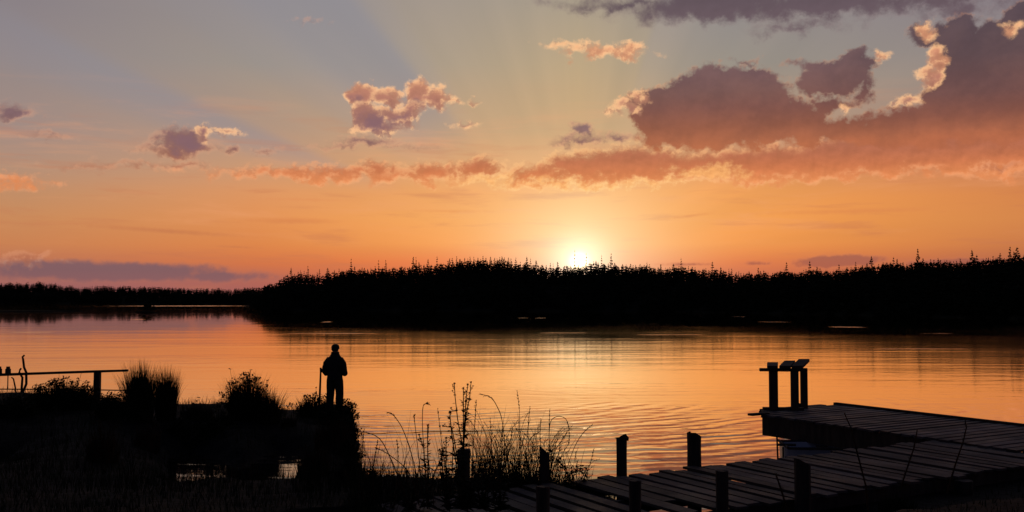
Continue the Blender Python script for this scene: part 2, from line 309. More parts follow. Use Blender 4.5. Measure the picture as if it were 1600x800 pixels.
# water
RC = at(650, 620)                            # the ring ripples spread from here
def water_material():
    m, N = material('lake_water')
    pos = N.new('ShaderNodeNewGeometry').outputs['Position']
    x, y, z = N.sep(pos)[0:3]
    dist = N.m('ABSOLUTE', y)
    dist = N.m('ADD', dist, N.m('MULTIPLY', N.m('MULTIPLY', N.m('SUBTRACT', N.noise(N.v('MULTIPLY', pos, (.035, .03, 0)), 1.0, 4, .65), .5), 170.0), N.mr(dist, 35, 90)))
    # gentle chop, long in x
    wobx = N.noise(N.v('MULTIPLY', pos, (.02, .07, 0)), 1.0, 2, .5)
    h1 = N.m('MULTIPLY', N.noise(N.v('MULTIPLY', pos, (.42, 1.35, 0)), 1.0, 3, .5, .6), N.mr(dist, 35, 150, .011, .0012))
    h2 = N.m('MULTIPLY', N.noise(N.v('ADD', N.v('MULTIPLY', pos, (1.3, 4.6, 0)), (5, 5, 0)), 1.0, 2, .5, .3), N.mr(dist, 30, 90, .0022, .0))
    h3 = N.m('MULTIPLY', N.noise(N.v('ADD', N.v('MULTIPLY', pos, (.10, .34, 0)), (9, 1, 0)), 1.0, 2, .5, .3), .045)
    calm = N.mr(N.noise(N.v('MULTIPLY', pos, (.03, .12, 0)), 1.0, 3, .5), .38, .62, .35, 1.1)
    chop = N.m('MULTIPLY', N.m('ADD', N.m('ADD', h1, h2), N.m('MULTIPLY', h3, N.m('MULTIPLY', N.mr(dist, 25, 55, 0, .45), N.mr(dist, 55, 150, 1, .08)))), calm)
    # rings
    wob = N.m('MULTIPLY', N.noise(N.v('MULTIPLY', pos, (.35, .35, 0)), 1.0, 3, .55), 1.5)
    rr = N.v('LENGTH', N.v('MULTIPLY', N.v('SUBTRACT', N.xyz(x, y, 0), (RC[0], RC[1], 0)), (.8, 1, 1)))
    ph = N.m('MULTIPLY', N.m('ADD', rr, wob), 2 * math.pi / .62)
    ring = N.m('MULTIPLY', N.m('ADD', N.m('SINE', ph), N.m('MULTIPLY', N.m('SINE', N.m('MULTIPLY', ph, .53)), .9)), .0036)
    rm = N.m('MULTIPLY', N.mr(rr, 2.0, 6.0), N.mr(rr, 26, 11))
    patchy = N.mr(N.noise(N.v('MULTIPLY', pos, (.22, .35, 0)), 1.0, 3, .5), .36, .62, .15, 1.2)
    near = N.mr(y, 40, 27)
    ring = N.m('MULTIPLY', N.m('MULTIPLY', ring, rm), N.m('MULTIPLY', patchy, near))
    hgt = N.m('ADD', chop, ring)
    b = N.new('ShaderNodeBump'); b.inputs['Strength'].default_value = 1.0; b.inputs['Distance'].default_value = 1.0
    N.put(b.inputs['Height'], hgt)
    # wind-ruffled streaks
    st = None
    for px, py, wpx, hpx in [(290,478,120,.6),(40,519,50,.6),(510,503,11,.7),(815,497,12,.4),(845,497,9,.4),(1320,511,30,.9),(520,521,90,.35),(880,520,50,.35),(1150,495,16,.3),(1210,503,26,.3),(1470,521,40,.3),(1430,545,90,.35),(215,499,14,.4),(1040,523,50,.35)]:
        c = at(px, py); ex = wpx / F * c[1]; ey = hpx / F * c[1] ** 2 / CAM_H
        mp = N.new('ShaderNodeMapping', vector_type='TEXTURE'); mp.inputs['Location'].default_value = (c[0], c[1], 0); mp.inputs['Scale'].default_value = (ex, ey, 1)
        N.l.new(N.xyz(x, y, 0), mp.inputs['Vector'])
        d = N.v('LENGTH', mp.outputs[0]); st = d if st is None else N.m('MINIMUM', st, d)
    ruff = N.mr(N.m('ADD', st, N.m('MULTIPLY', N.m('SUBTRACT', N.noise(N.v('MULTIPLY', pos, (.35, .25, 0)), 1.0, 3, .6), .5), 2.6)), 1.05, .5)
    nst = N.noise(N.v('MULTIPLY', pos, (.012, .055, 0)), 1.0, 4, .6)
    ruff = N.m('MAXIMUM', ruff, N.m('MULTIPLY', N.mr(nst, .62, .72), N.mr(dist, 60, 120, 0, .25)))
    rgh = N.m('ADD', N.m('ADD', N.mr(dist, 20, 55, .03, .085), N.mr(dist, 65, 150, 0, -.058)), N.m('MULTIPLY', ruff, .15))
    gl = N.new('ShaderNodeBsdfGlossy'); N.put(gl.inputs['Roughness'], rgh); gl.inputs['Color'].default_value = (.99, .885, .74, 1); N.l.new(b.outputs[0], gl.inputs['Normal'])
    df = N.new('ShaderNodeBsdfDiffuse'); df.inputs['Color'].default_value = (.012, .011, .012, 1)
    fr = N.new('ShaderNodeFresnel'); fr.inputs['IOR'].default_value = 1.6; N.l.new(b.outputs[0], fr.inputs['Normal'])
    mx = N.new('ShaderNodeMixShader'); N.put(mx.inputs[0], N.mr(fr.outputs[0], 0, .62, .0, 1.0, smooth=False)); N.l.new(df.outputs[0], mx.inputs[1]); N.l.new(gl.outputs[0], mx.inputs[2])
    o = N.new('ShaderNodeOutputMaterial'); N.l.new(mx.outputs[0], o.inputs[0]); return m
M['water'] = water_material()

# ------------------------------------------------------------------ mesh helpers
def link(name, me, mat=None, parent=None, loc=None):
    o = bpy.data.objects.new(name, me); COL.objects.link(o)
    if mat is not None and me is not None and len(me.materials) == 0: me.materials.append(mat)
    if parent is not None: o.parent = parent
    if loc is not None: o.location = loc
    return o
def tag(o, label=None, cat=None, group=None, kind=None):
    if label: o['label'] = label
    if cat: o['category'] = cat
    if group: o['group'] = group
    if kind: o['kind'] = kind
    return o
def empty(name, loc=(0, 0, 0), rz=0.0):
    o = bpy.data.objects.new(name, None); COL.objects.link(o); o.location = loc; o.rotation_euler[2] = rz; o.empty_display_size = .2; return o
class MB:                                    # collects shapes, builds ONE mesh
    def __init__(s): s.v = []; s.f = []
    def add(s, vs, fs):
        k = len(s.v); s.v += [tuple(q) for q in vs]; s.f += [tuple(i + k for i in f) for f in fs]
    def box(s, c, size, rz=0.0, jit=0.0, tilt=(0, 0)):
        hx, hy, hz = size[0] / 2, size[1] / 2, size[2] / 2; ca, sa = math.cos(rz), math.sin(rz); vs = []
        ch = min(hx, hy, hz) * .22           # small chamfer along the long edges
        prof = [(-hy, -hz + ch), (-hy + ch, -hz), (hy - ch, -hz), (hy, -hz + ch), (hy, hz - ch), (hy - ch, hz), (-hy + ch, hz), (-hy, hz - ch)]
        for sx in (-1, 1):
            for (y, z) in prof:
                x = sx * hx
                if jit: x += random.uniform(-jit, jit) * .3; 
                zz = z + tilt[0] * x + tilt[1] * y
                vs.append((c[0] + x * ca - y * sa, c[1] + x * sa + y * ca, c[2] + zz))
        fs = [(i, (i + 1) % 8, 8 + (i + 1) % 8, 8 + i) for i in range(8)] + [tuple(range(7, -1, -1)), tuple(range(8, 16))]
        s.add(vs, fs)
    def tube(s, pts, rads, n=6, cap=True):
        pts = [Vector(p) for p in pts]; vs = []; fs = []
        if not hasattr(rads, '__len__'): rads = [rads] * len(pts)
        up = Vector((0.13, .31, .94))
        for i, p in enumerate(pts):
            d = (pts[min(i + 1, len(pts) - 1)] - pts[max(i - 1, 0)]).normalized()
            a = d.cross(up); a = a.normalized() if a.length > 1e-4 else Vector((1, 0, 0)); b = d.cross(a)
            for k in range(n):
                t = 2 * math.pi * k / n; vs.append(p + a * (math.cos(t) * rads[i]) + b * (math.sin(t) * rads[i]))
        for i in range(len(pts) - 1):
            for k in range(n):
                fs.append((i * n + k, i * n + (k + 1) % n, (i + 1) * n + (k + 1) % n, (i + 1) * n + k))
        if cap: fs += [tuple(range(n - 1, -1, -1)), tuple(range((len(pts) - 1) * n, len(pts) * n))]
        s.add(vs, fs)
    def blade(s, base, h, lean, ang_, w, curve=1.6, n=4, droop=0.0):
        """a tapering, bending leaf"""
        vs = []; fs = []; dx_, dy_ = math.cos(ang_), math.sin(ang_); px, py = -dy_, dx_
        tw = random.uniform(-.6, .6)
        for i in range(n + 1):
            t = i / n; r = lean * t ** curve; zz = h * (t - droop * t ** 3); ww = w * (1 - t) ** .7 * .5 + .0006
            cx, cy = base[0] + dx_ * r, base[1] + dy_ * r; qx, qy = px * math.cos(tw) - py * math.sin(tw), px * math.sin(tw) + py * math.cos(tw)
            vs += [(cx - qx * ww, cy - qy * ww, base[2] + zz), (cx + qx * ww, cy + qy * ww, base[2] + zz)]
        for i in range(n): fs.append((2 * i, 2 * i + 1, 2 * i + 3, 2 * i + 2))
        s.add(vs, fs)
    def leaf(s, p, d, L, w, up=Vector((0, 0, 1))):
        d = Vector(d).normalized(); a = d.cross(up); a = a.normalized() if a.length > 1e-3 else Vector((1, 0, 0)); nrm = a.cross(d); p = Vector(p)
        s.add([p, p + d * L * .3 + a * w * .5 + nrm * L * .05, p + d * L * .68 + a * w * .38, p + d * L - nrm * L * .12, p + d * L * .68 - a * w * .38, p + d * L * .3 - a * w * .5 + nrm * L * .05], [(0, 1, 2, 3), (0, 3, 4, 5)])
    def build(s, name, mat, parent=None, smooth=False, loc=None):
        me = bpy.data.meshes.new(name); me.from_pydata(s.v, [], s.f); me.update()
        if smooth: me.polygons.foreach_set('use_smooth', [True] * len(me.polygons))
        return link(name, me, mat, parent, loc)

# ------------------------------------------------------------------ terrain: near bank
def poly_sd(P, X, Y):                        # signed distance, positive inside
    P = np.array(P, float); n = len(P); d = np.full(X.shape, 1e9); ins = np.zeros(X.shape, bool)
    for i in range(n):
        a, b = P[i], P[(i + 1) % n]; e = b - a; wx, wy = X - a[0], Y - a[1]
        t = np.clip((wx * e[0] + wy * e[1]) / (e @ e + 1e-12), 0, 1)
        d = np.minimum(d, np.hypot(wx - e[0] * t, wy - e[1] * t))
        c = ((a[1] > Y) != (b[1] > Y)) & (X < (b[0] - a[0]) * (Y - a[1]) / (b[1] - a[1] + 1e-12) + a[0])
        ins ^= c
    return np.where(ins, d, -d)
land_px = [(-900,645),(-300,640),(0,640),(90,636),(150,648),(185,652),(205,640),(260,640),(285,652),(350,650),(400,648),(440,656),(462,652),(480,644),(510,642),(540,645),(553,662),(556,690),(553,720),(556,748),(600,762),(680,768),(760,768),(850,768),(905,776),(960,790),(1000,806)]
land = [at(*p) for p in land_px] + [(2.6, 13.9), (4.2, 15.2), (6.2, 16.6), (8.0, 17.6), (10.5, 18.6), (13, 19), (16, 17), (40, 8), (60, -60), (-60, -60), (-60, 30)]
pool_px = [(255,735),(262,712),(300,702),(345,716),(372,724),(400,716),(430,702),(470,706),(484,722),(478,752),(462,770),(420,772),(380,760),(345,765),(300,772),(268,765)]
pool = [at(*p) for p in pool_px]
pool2 = [at(*p) for p in [(-60,722),(4,720),(12,735),(0,748),(-60,750)]]
def vnoise(X, Y, s, seed):
    out = np.zeros(X.size); xr, yr = X.ravel(), Y.ravel()
    for i in range(xr.size): out[i] = mnoise.noise(Vector((xr[i] * s, yr[i] * s, seed)))
    return out.reshape(X.shape)
NX, NY = 221, 181
gx = np.linspace(-30, 30, NX); gy = np.concatenate([np.linspace(-40, 5, 14)[:-1], np.linspace(5, 42, NY - 13)])
X, Y = np.meshgrid(gx, gy)
sdl = poly_sd(land, X, Y); sdp = np.maximum(poly_sd(pool, X, Y), poly_sd(pool2, X, Y))
sdd = np.minimum(sdl, -sdp)
n1 = vnoise(X, Y, .5, 1.0); n2 = vnoise(X, Y, 1.7, 5.0)
sdd = sdd + .22 * n2
H = np.where(sdd > 0, .42 * (1 - np.exp(-np.maximum(sdd, 0) / .45)) + .03, np.maximum(-1.2, sdd * .7))
slope = np.clip(17.2 - Y, 0, 12) * .085 * np.clip(sdd / 2.0, 0, 1)
lefthigh = .25 * np.clip((-X - 6) / 6, 0, 1) * np.clip(sdd / 2, 0, 1)
H = H + slope + lefthigh + np.where(sdd > 0, (.07 * n1 + .05 * n2) * np.clip(sdd, 0, 1), 0)
H = np.minimum(H, 2.0)
# keep the ground below the walkway on the right
def ground_z(x, y):
    i = np.clip(np.searchsorted(gx, x) - 1, 0, NX - 2); j = np.clip(np.searchsorted(gy, y) - 1, 0, len(gy) - 2)
    tx = (x - gx[i]) / (gx[i + 1] - gx[i]); ty = (y - gy[j]) / (gy[j + 1] - gy[j])
    return float((H[j, i] * (1 - tx) + H[j, i + 1] * tx) * (1 - ty) + (H[j + 1, i] * (1 - tx) + H[j + 1, i + 1] * tx) * ty)
AX = Vector((.861, .508, 0)); BX = Vector((.508, -.861, 0)); RZ = math.atan2(.508, .861)   # along the walkway / across it, towards us
DZ = .85
P_far = Vector((*at(1240, 712, DZ), 0)); P_near = Vector((*at(1300, 770, DZ), 0))
WW = (P_near - P_far).dot(BX)                # walkway width
sfar = P_far.dot(BX)
Sgrid = X * BX.x + Y * BX.y; Agrid = X * AX.x + Y * AX.y
under = (Sgrid > sfar - .5) & (Sgrid < sfar + WW + 1.0) & (Agrid > 2.5)
H = np.where(under, np.minimum(H, .40), H)
H = np.where(under & (Agrid > 11.5) & (sdd > .4), .60, H)  # ground raised to the beams, added to block orange water gleam under the deck
me = bpy.data.meshes.new('near_bank')
verts = np.stack([X, Y, H], -1).reshape(-1, 3)
ny = len(gy); idx = np.arange(NX * ny).reshape(ny, NX)
faces = np.stack([idx[:-1, :-1], idx[:-1, 1:], idx[1:, 1:], idx[1:, :-1]], -1).reshape(-1, 4)
me.from_pydata(verts.tolist(), [], faces.tolist()); me.polygons.foreach_set('use_smooth', [True] * len(me.polygons))
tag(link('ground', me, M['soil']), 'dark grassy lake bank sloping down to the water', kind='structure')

def sheet(name, z, r, mat, label, y0=None):
    m_ = MB(); m_.add([(-r, -r, z), (r, -r, z), (r, r, z), (-r, r, z)], [(0, 1, 2, 3)])
    return tag(m_.build(name, mat), label, kind='structure')
sheet('lake_bed', -1.5, 4500, M['bed'], 'dark lake bed and ground reaching to the horizon')
sheet('water', 0.0, 4400, M['water'], 'calm lake water reflecting the orange sunset')

# ------------------------------------------------------------------ far shore
sky_px = [(-200,436),(0,441),(60,440),(90,443),(120,448),(150,446),(200,446),(300,450),(380,449),(410,447),(430,438),(450,428),(480,424),(520,424),(560,417),(610,415),(650,411),(690,410),(715,405),(740,403),(790,403),(806,411),(850,412),(890,411),(905,413),(925,409),(960,409),(1000,414),(1060,415),(1120,418),(1180,426),(1230,420),(1290,420),(1330,414),(1380,411),(1400,408),(1450,404),(1500,405),(1540,402),(1600,395),(1700,390),(1900,390)]
wl_px = [(-200,474),(380,475),(405,481),(425,486),(700,486),(1000,487),(1200,490),(1400,494),(1600,499),(1900,503)]
dep_px = [(-200,45),(380,60),(430,28),(700,48),(1000,50),(1300,45),(1600,34),(1900,34)]
def clump(px): return 4.5 * mnoise.noise(Vector((px * .035, 2.2, 0))) + 3.5 * mnoise.noise(Vector((px * .12, 7.7, 0)))
def tab(t, x): return float(np.interp(x, [q[0] for q in t], [q[1] for q in t]))
def shoreY(px): return CAM_H * F / (tab(wl_px, px) - HOR)
def ridgeY(px): return shoreY(px) + tab(dep_px, px)
def ridge_top(px, dpy=0): # tree top height on the ridge
    Yr = ridgeY(px); return CAM_H + (HOR - tab(sky_px, px) - dpy) / F * Yr
TREE_H = lambda px: 5.5 if px > 425 else 5.0
def shore_ground(px, t):                     # t = 0 shoreline, 1 ridge
    top = max(1.0, ridge_top(px, 6) - TREE_H(px))
    return max(.25, top) * (1 - (1 - min(t, 1)) ** 1.7) + .06
pxs = list(np.arange(-700, 2301, 10)); ts = [-.35, -.02, 0.0, .1, .25, .5, .75, 1.0, 1.6, 4, 14]
vs = []; fs = []
for px in pxs:
    for t in ts:
        Yv = shoreY(px) + (ridgeY(px) - shoreY(px)) * t + (1.2 * math.sin(px * .05) + .8 * math.sin(px * .17)) * (1 if -.1 < t < .2 else 0)
        Xv = (px - 800) / F * Yv
        zv = -.8 if t < -.1 else (-.12 if t < 0 else (.1 if t == 0 else shore_ground(px, t)))
        vs.append((Xv, Yv, zv + (.0 if t < .1 else .4 * mnoise.noise(Vector((Xv * .05, Yv * .05, 0))))))
nt = len(ts)
for i in range(len(pxs) - 1):
    for k in range(nt - 1):
        fs.append((i * nt + k, (i + 1) * nt + k, (i + 1) * nt + k + 1, i * nt + k + 1))
m_ = MB(); m_.add(vs, fs); tag(m_.build('hill', M['hill'], smooth=True), 'dark low far shore rising to a wooded ridge', kind='structure')

def conifer_arrays(seed, h=1.0, lean_mass=.5, whorls=13, width=.22, spiky=True):
    """crown of drooping branch sprays round a thin leader, unit height; returns crown verts/faces"""
    r = random.Random(seed); m = MB()
    for w in range(whorls):
        t = (w + .5) / whorls; z = .12 + .84 * t
        R = width * (1 - t) ** .85 * r.uniform(.75, 1.2) + .012
        nb = 6 if t < .6 else 5; a0 = r.uniform(0, 6.28)
        for k in range(nb):
            if r.random() < .10: continue
            a = a0 + 6.283 * k / nb + r.uniform(-.3, .3); L = R * r.uniform(.7, 1.25); rise = L * r.uniform(-.25, .35)
            ca, sa = math.cos(a), math.sin(a); px_, py_ = -sa, ca; wd = L * .30 + .006; zz = z + r.uniform(-.02, .02)
            m.add([(0, 0, zz + .012), (ca * L * .55 + px_ * wd * .5, sa * L * .55 + py_ * wd * .5, zz + rise * .3 - .015), (ca * L, sa * L, zz + rise), (ca * L * .55 - px_ * wd * .5, sa * L * .55 - py_ * wd * .5, zz + rise * .3 - .015),
                   (ca * L * .5, sa * L * .5, zz - .035)], [(0, 1, 2), (0, 2, 3), (0, 4, 2)])
    m.add([(-.004, 0, .9), (.004, 0, .9), (0, 0, 1.0)], [(0, 1, 2)]); m.add([(0, -.004, .9), (0, .004, .9), (0, 0, 1.0)], [(0, 1, 2)])
    return m
protos = []
for k in range(7):
    m = conifer_arrays(k * 7 + 1, whorls=[12, 14, 10, 15, 9, 13, 11][k], width=[.17, .21, .15, .24, .13, .19, .28][k])
    me = bpy.data.meshes.new('crown'); me.from_pydata(m.v, [], m.f); me.materials.append(M['needle'])
    tr = MB(); tr.tube([(0, 0, -.05), (0, 0, .5), (0, 0, .93)], [.014, .009, .003], 5)
    mt = bpy.data.meshes.new('trunk'); mt.from_pydata(tr.v, [], tr.f); mt.materials.append(M['trunk'])
    protos.append((me, mt, np.array(m.v), [list(f) for f in m.f]))
def tree_thing(k, x, y, z, h, wscale, label, group):
    o = empty('spruce_tree', (x, y, z), random.uniform(0, 6.28)); tag(o, label, 'tree', group)
    s = (h * wscale, h * wscale, h)
    c = link('crown', protos[k][0], None, o); c.scale = s
    t = link('trunk', protos[k][1], None, o); t.scale = s
    return o
# skyline trees, one by one
specials = {898:(388,'slim tall spruce standing just left of the setting sun', 4), 916:(393,'thin spruce spire just right of the setting sun', 4),
            940:(396,'narrow spruce with bare leader, second spire right of the sun', 2), 955:(394,'tall spruce spire standing clear, third to the right of the sun', 0),
            650:(400,'pointed spruce rising alone on the left half of the headland', 0), 683:(398,'thin spruce spire left of the highest clump of the headland', 2),
            1434:(386,'tallest spruce spire above the right hand shore', 3), 1578:(383,'tall broad spruce at the far right end of the skyline', 3), 806:(400,'last tall spruce at the right edge of the highest clump', 6)}
cand = []; px = 432.0
while px < 1640:
    cand.append((px, None)); px += random.uniform(3.2, 7.4)
cand = [c for c in cand if all(abs(c[0] - s) > 4 for s in specials)]
for s, (py, lab, k) in specials.items(): cand.append((float(s), (py, lab, k)))
used = 0
for px, sp_ in cand:
    Yt = ridgeY(px) + random.uniform(-8, 6)
    base = tab(sky_px, px) + clump(px)
    if sp_: py, lab, k = sp_
    else:
        r = random.random()
        py = base + random.uniform(-2, 5) - (random.uniform(3, 9) if r < .34 else 0) - (random.uniform(3, 8) if r < .08 else 0)
        if 700 < px < 806: py = base - random.uniform(0, 6)
        if 888 < px < 925: py = max(py, 410)
        k = random.choice([0, 1, 2, 3, 5, 0, 2, 4])
        lab = ('ordinary dark spruce, its crown merging into the row on the central headland skyline' if px < 1180 else 'ordinary dark spruce, its crown merging into the row on the right hand shore')
    X_, _, Z_ = at_y(px, py, Yt); zg = shore_ground(px, .9)
    h = max(5.0, Z_ - zg); ws = random.uniform(.75, 1.25) * min(1.0, 8.0 / h)
    if sp_ : ws *= .8
    tree_thing(k, X_, Yt, Z_ - h, h, ws, lab, 'spruces on the central headland' if px < 1180 else 'spruces on the right hand shore')
    used += 1
# the wood itself: one mass
V_all, F_all, off = [], [], 0
def put_tree(pv, pf, x, y, z, h, ws, a):
    global off
    ca, sa = math.cos(a), math.sin(a); v = pv.copy(); xx = (v[:, 0] * ca - v[:, 1] * sa) * h * ws + x; yy = (v[:, 0] * sa + v[:, 1] * ca) * h * ws + y
    V_all.append(np.stack([xx, yy, v[:, 2] * h + z], -1)); F_all.extend([[i + off for i in f] for f in pf]); off += len(v)
light = conifer_arrays(99, whorls=7, width=.34); lv, lf = np.array(light.v), [list(f) for f in light.f]
light2 = conifer_arrays(53, whorls=8, width=.26); lv2, lf2 = np.array(light2.v), [list(f) for f in light2.f]
for i in range(6400):
    px = random.uniform(-260, 1900) if random.random() < .85 else random.uniform(-200, 430); t = random.choice([random.uniform(.02, .3), random.uniform(.3, 1.0), random.uniform(.8, 1.15), random.uniform(.85, 1.1)])
    Yt = shoreY(px) + (ridgeY(px) - shoreY(px)) * t; X_ = (px - 800) / F * Yt; zg = shore_ground(px, t) - .3
    lim = CAM_H + (HOR - tab(sky_px, px) - (clump(px) if px > 425 else .5 * clump(px)) - (random.uniform(1, 7) if px > 425 else random.choice([random.uniform(-1.5, 2), random.uniform(0, 4), random.uniform(0, 4)]))) / F * Yt
    h = min(random.uniform(4, 9) if t > .15 else random.uniform(2, 5), max(1.0, lim - zg))
    if t > .75: h = max(1.5, lim - zg)
    if h > 12: h = 12; zg = lim - 12
    pv, pf = (lv, lf) if random.random() < .5 else (lv2, lf2)
    put_tree(pv, pf, X_, Yt, zg - .2 * h, h * 1.2, random.uniform(.8, 1.3) * (1 if h > 5 else 1.4), random.uniform(0, 6.28))
me = bpy.data.meshes.new('forest'); me.from_pydata(np.concatenate(V_all).tolist(), [], F_all)
tag(link('forest', me, M['needle']), 'dense dark conifer wood covering the far shore', 'forest', kind='stuff')
# shore scrub: rounded bushes, reedy fringe
def scrub(m, c, R, n, squash=.8, leaf=.35):
    for i in range(n):
        th = random.uniform(0, 6.283); u = random.uniform(-.2, 1); rr = R * random.uniform(.45, 1.0) ** .5 * (1 + .2 * math.sin(th * 3 + c[0]))
        q = math.sqrt(max(0, 1 - u * u)); p = Vector((c[0] + rr * q * math.cos(th), c[1] + rr * q * math.sin(th), c[2] + rr * u * squash))
        m.leaf(p, (random.gauss(0, 1), random.gauss(0, 1), random.gauss(.3, .8)), leaf * random.uniform(.6, 1.4), leaf * .7)
m = MB()
for i in range(420):
    px = random.uniform(395, 1750); Yt = shoreY(px) + random.uniform(1, 10); R = random.uniform(.8, 2.2)
    scrub(m, ((px - 800) / F * Yt, Yt, .3), R, 26, .9, R * .5)
for i in range(160):
    px = random.uniform(-150, 420); Yt = shoreY(px) + random.uniform(1, 14); R = random.uniform(1.5, 3.5)
    scrub(m, ((px - 800) / F * Yt, Yt, .3), R, 22, .7, R * .55)
tag(m.build('undergrowth', M['needle']), 'dark scrub along the waterline of the far shore', 'undergrowth', kind='stuff')

def islet(px0, px1, py, label, bushes, cat='islet'):
    c0, c1 = at(px0, py), at(px1, py); cx, cy = (c0[0] + c1[0]) / 2, c0[1]; rx = abs(c1[0] - c0[0]) / 2; ry = max(1.2, min(rx * .35, 6))
    m = MB(); rings = [(1.05, -.25), (1.0, .02), (.8, .28), (.45, .42), (.05, .46)]; n = 28; vs = []; fs = []
    for q, z in rings:
        for k in range(n):
            a = 6.283 * k / n; j = 1 + .12 * math.sin(a * 3 + px0) + .08 * math.sin(a * 7)
            vs.append((cx + rx * q * j * math.cos(a), cy + ry * q * j * math.sin(a), z))
    for i in range(len(rings) - 1):
        for k in range(n): fs.append((i * n + k, i * n + (k + 1) % n, (i + 1) * n + (k + 1) % n, (i + 1) * n + k))
    m.add(vs, fs); o = m.build('islet', M['hill'], smooth=True); tag(o, label, kind='structure'); return cx, cy, rx, ry
cx, cy, rx, ry = islet(212, 246, 489, 'tiny dark islet under a bush off the left far shore', 1)
m = MB(); t = MB(); t.tube([(0, 0, 0), (.1, .05, .5), (0, 0, 1.1)], [.14, .1, .06], 6)
for j in range(5): scrub(m, (random.uniform(-1, 1), random.uniform(-.5, .5), .9), random.uniform(.8, 1.25), 60, .8, .45)
b = empty('round_bush', (cx, cy, .3)); tag(b, 'small round bush alone on the islet off the left shore', 'bush'); m.build('crown', M['needle'], b); t.build('trunk', M['trunk'], b)
islet(-120, 128, 487, 'low dark reedy spit reaching out from the left frame edge', 0)
m = MB()
for i in range(900):
    px = random.uniform(-110, 122); c = at(px, 486.5); m.blade((c[0], c[1] + random.uniform(-3, 3), .15), random.uniform(.5, 1.3) * (1.0 if px < 100 else .7), random.uniform(0, .4), random.uniform(0, 6.28), .09, n=2)
tag(m.build('reeds', M['rush']), 'low reeds on the spit at the left far side', 'reeds', kind='stuff')

# ------------------------------------------------------------------ walkway and pier
def frame_pt(a, s, z): v = AX * a + BX * s; return (v.x, v.y, z)
a_near_end = 5.21                              # where the walkway meets the bank
a_pier0 = Vector((*at(1187, 650, DZ), 0)).dot(AX)
s_pier0 = Vector((*at(1187, 650, DZ), 0)).dot(BX)
PW = 3.25
walk = empty('wooden_walkway', (P_far.x, P_far.y, 0), 0)
tag(walk, 'weathered grey plank walkway running from the bank to the pier, a plank missing', 'walkway')
walk.location = (0, 0, 0)
m = MB(); a = a_near_end; step = .285; i = 0
while a < a_pier0 - .05:
    i += 1; wd = .215 + random.uniform(-.014, .014); ln = WW + random.uniform(-.05, .05); sh = random.uniform(-.09, .09)
    p = frame_pt(a + .14, sfar + WW / 2 + sh, DZ - .02 + random.uniform(-.012, .014))
    miss = False
    if i == 11:
        p = (p[0], p[1], DZ - .10)
    if i == 13:
        p = frame_pt(a + .14, sfar + WW * .34 + sh, DZ - .02); ln = WW * .68
    if not miss:
        m.box(p, (wd, ln, .04), RZ + random.uniform(-.006, .006), tilt=(random.uniform(-.06, .06), random.uniform(-.007, .007)))
    a += step
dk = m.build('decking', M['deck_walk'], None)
def rotate_local(o, rz):                      # give a part its own axes along the boards so that the grain runs with them
    R = np.array([[math.cos(-rz), -math.sin(-rz)], [math.sin(-rz), math.cos(-rz)]]); me = o.data
    co = np.empty(len(me.vertices) * 3); me.vertices.foreach_get('co', co); co = co.reshape(-1, 3); co[:, :2] = co[:, :2] @ R.T
    me.vertices.foreach_set('co', co.ravel()); me.update(); o.rotation_euler[2] = rz
rotate_local(dk, RZ); dk.parent = walk
La = a_pier0 + .25 - a_near_end
for s in (.12, WW / 2, WW - .12):
    m = MB(); m.box(frame_pt(a_near_end + La / 2, sfar + s, DZ - .04 - .11), (La, .09, .2), RZ); m.build('beam', M['timber'], walk)
def post(a, s, top, r, parent, style):
    m = MB(); x, y, _ = frame_pt(a, s, 0); n = 12; rings = []
    zs = [-1.2, 0, .5, top - .25, top - .06, top]
    vs = []; fs = []
    for j, z in enumerate(zs):
        for k in range(n):
            t = 6.283 * k / n; rr = r * (1 + .05 * math.sin(3 * t + a) + .04 * math.sin(z * 5 + t * 2))
            if z > top - .1 and style == 'slant': zz = z - .07 * (1 + math.cos(t - .4)) * (1 if j == 5 else .4)
            elif z > top - .1 and style == 'broken': zz = z - (.06 if math.cos(t - .2) > .1 else 0) * (1 if j == 5 else .5) - .01 * math.sin(5 * t)
            else: zz = z + (.006 * math.sin(4 * t) if j == 5 else 0)
            vs.append((x + rr * math.cos(t), y + rr * math.sin(t), zz))
    for j in range(len(zs) - 1):
        for k in range(n): fs.append((j * n + k, j * n + (k + 1) % n, (j + 1) * n + (k + 1) % n, (j + 1) * n + k))
    fs.append(tuple(range((len(zs) - 1) * n, len(zs) * n))); m.add(vs, fs)
    if style == 'capped': m.tube([(x, y, top - .005), (x + .005, y, top + .022), (x, y + .004, top + .03)], [r * 1.38, r * 1.32, r * 1.05], 12)
    return m.build('post', M['timber'], parent)
def line_a(px, s):                            # a-coordinate where the vertical plane of column px meets the line s
    k = (px - 800) / F; t = s / (k * BX.x + BX.y); p = Vector((k * t, t, 0)); return p.dot(AX)
for px, ty, wpx, st in [(725, 700, 20, 'plain'), (850, 695, 15.5, 'slant'), (970, 684, 16.5, 'capped'), (1083, 674, 22, 'broken')]:
    s = sfar - .14; a = line_a(px, s); Yp = frame_pt(a, s, 0)[1]; post(a, s, CAM_H - (ty - HOR) / F * Yp, wpx / F * Yp / 2, walk, st)
for px, ty, wpx, st in [(848, 757, 21, 'plain'), (990, 748, 19, 'plain'), (1125, 733, 20, 'plain'), (1250, 713, 25, 'slant'), (1500, 748, 26, 'plain')]:
    s = sfar + WW + .16; a = line_a(px, s); Yp = frame_pt(a, s, 0)[1]; post(a, s, min(CAM_H - (ty - HOR) / F * Yp, 1.5), wpx / F * Yp / 2, walk, st)
# shorter piles carrying the far part
for da in (3.3, 5.9, 8.7, 10.5):
    for s in (.3, WW - .3): post(a_near_end + da, sfar + s, DZ - .16, .09, walk, 'plain')

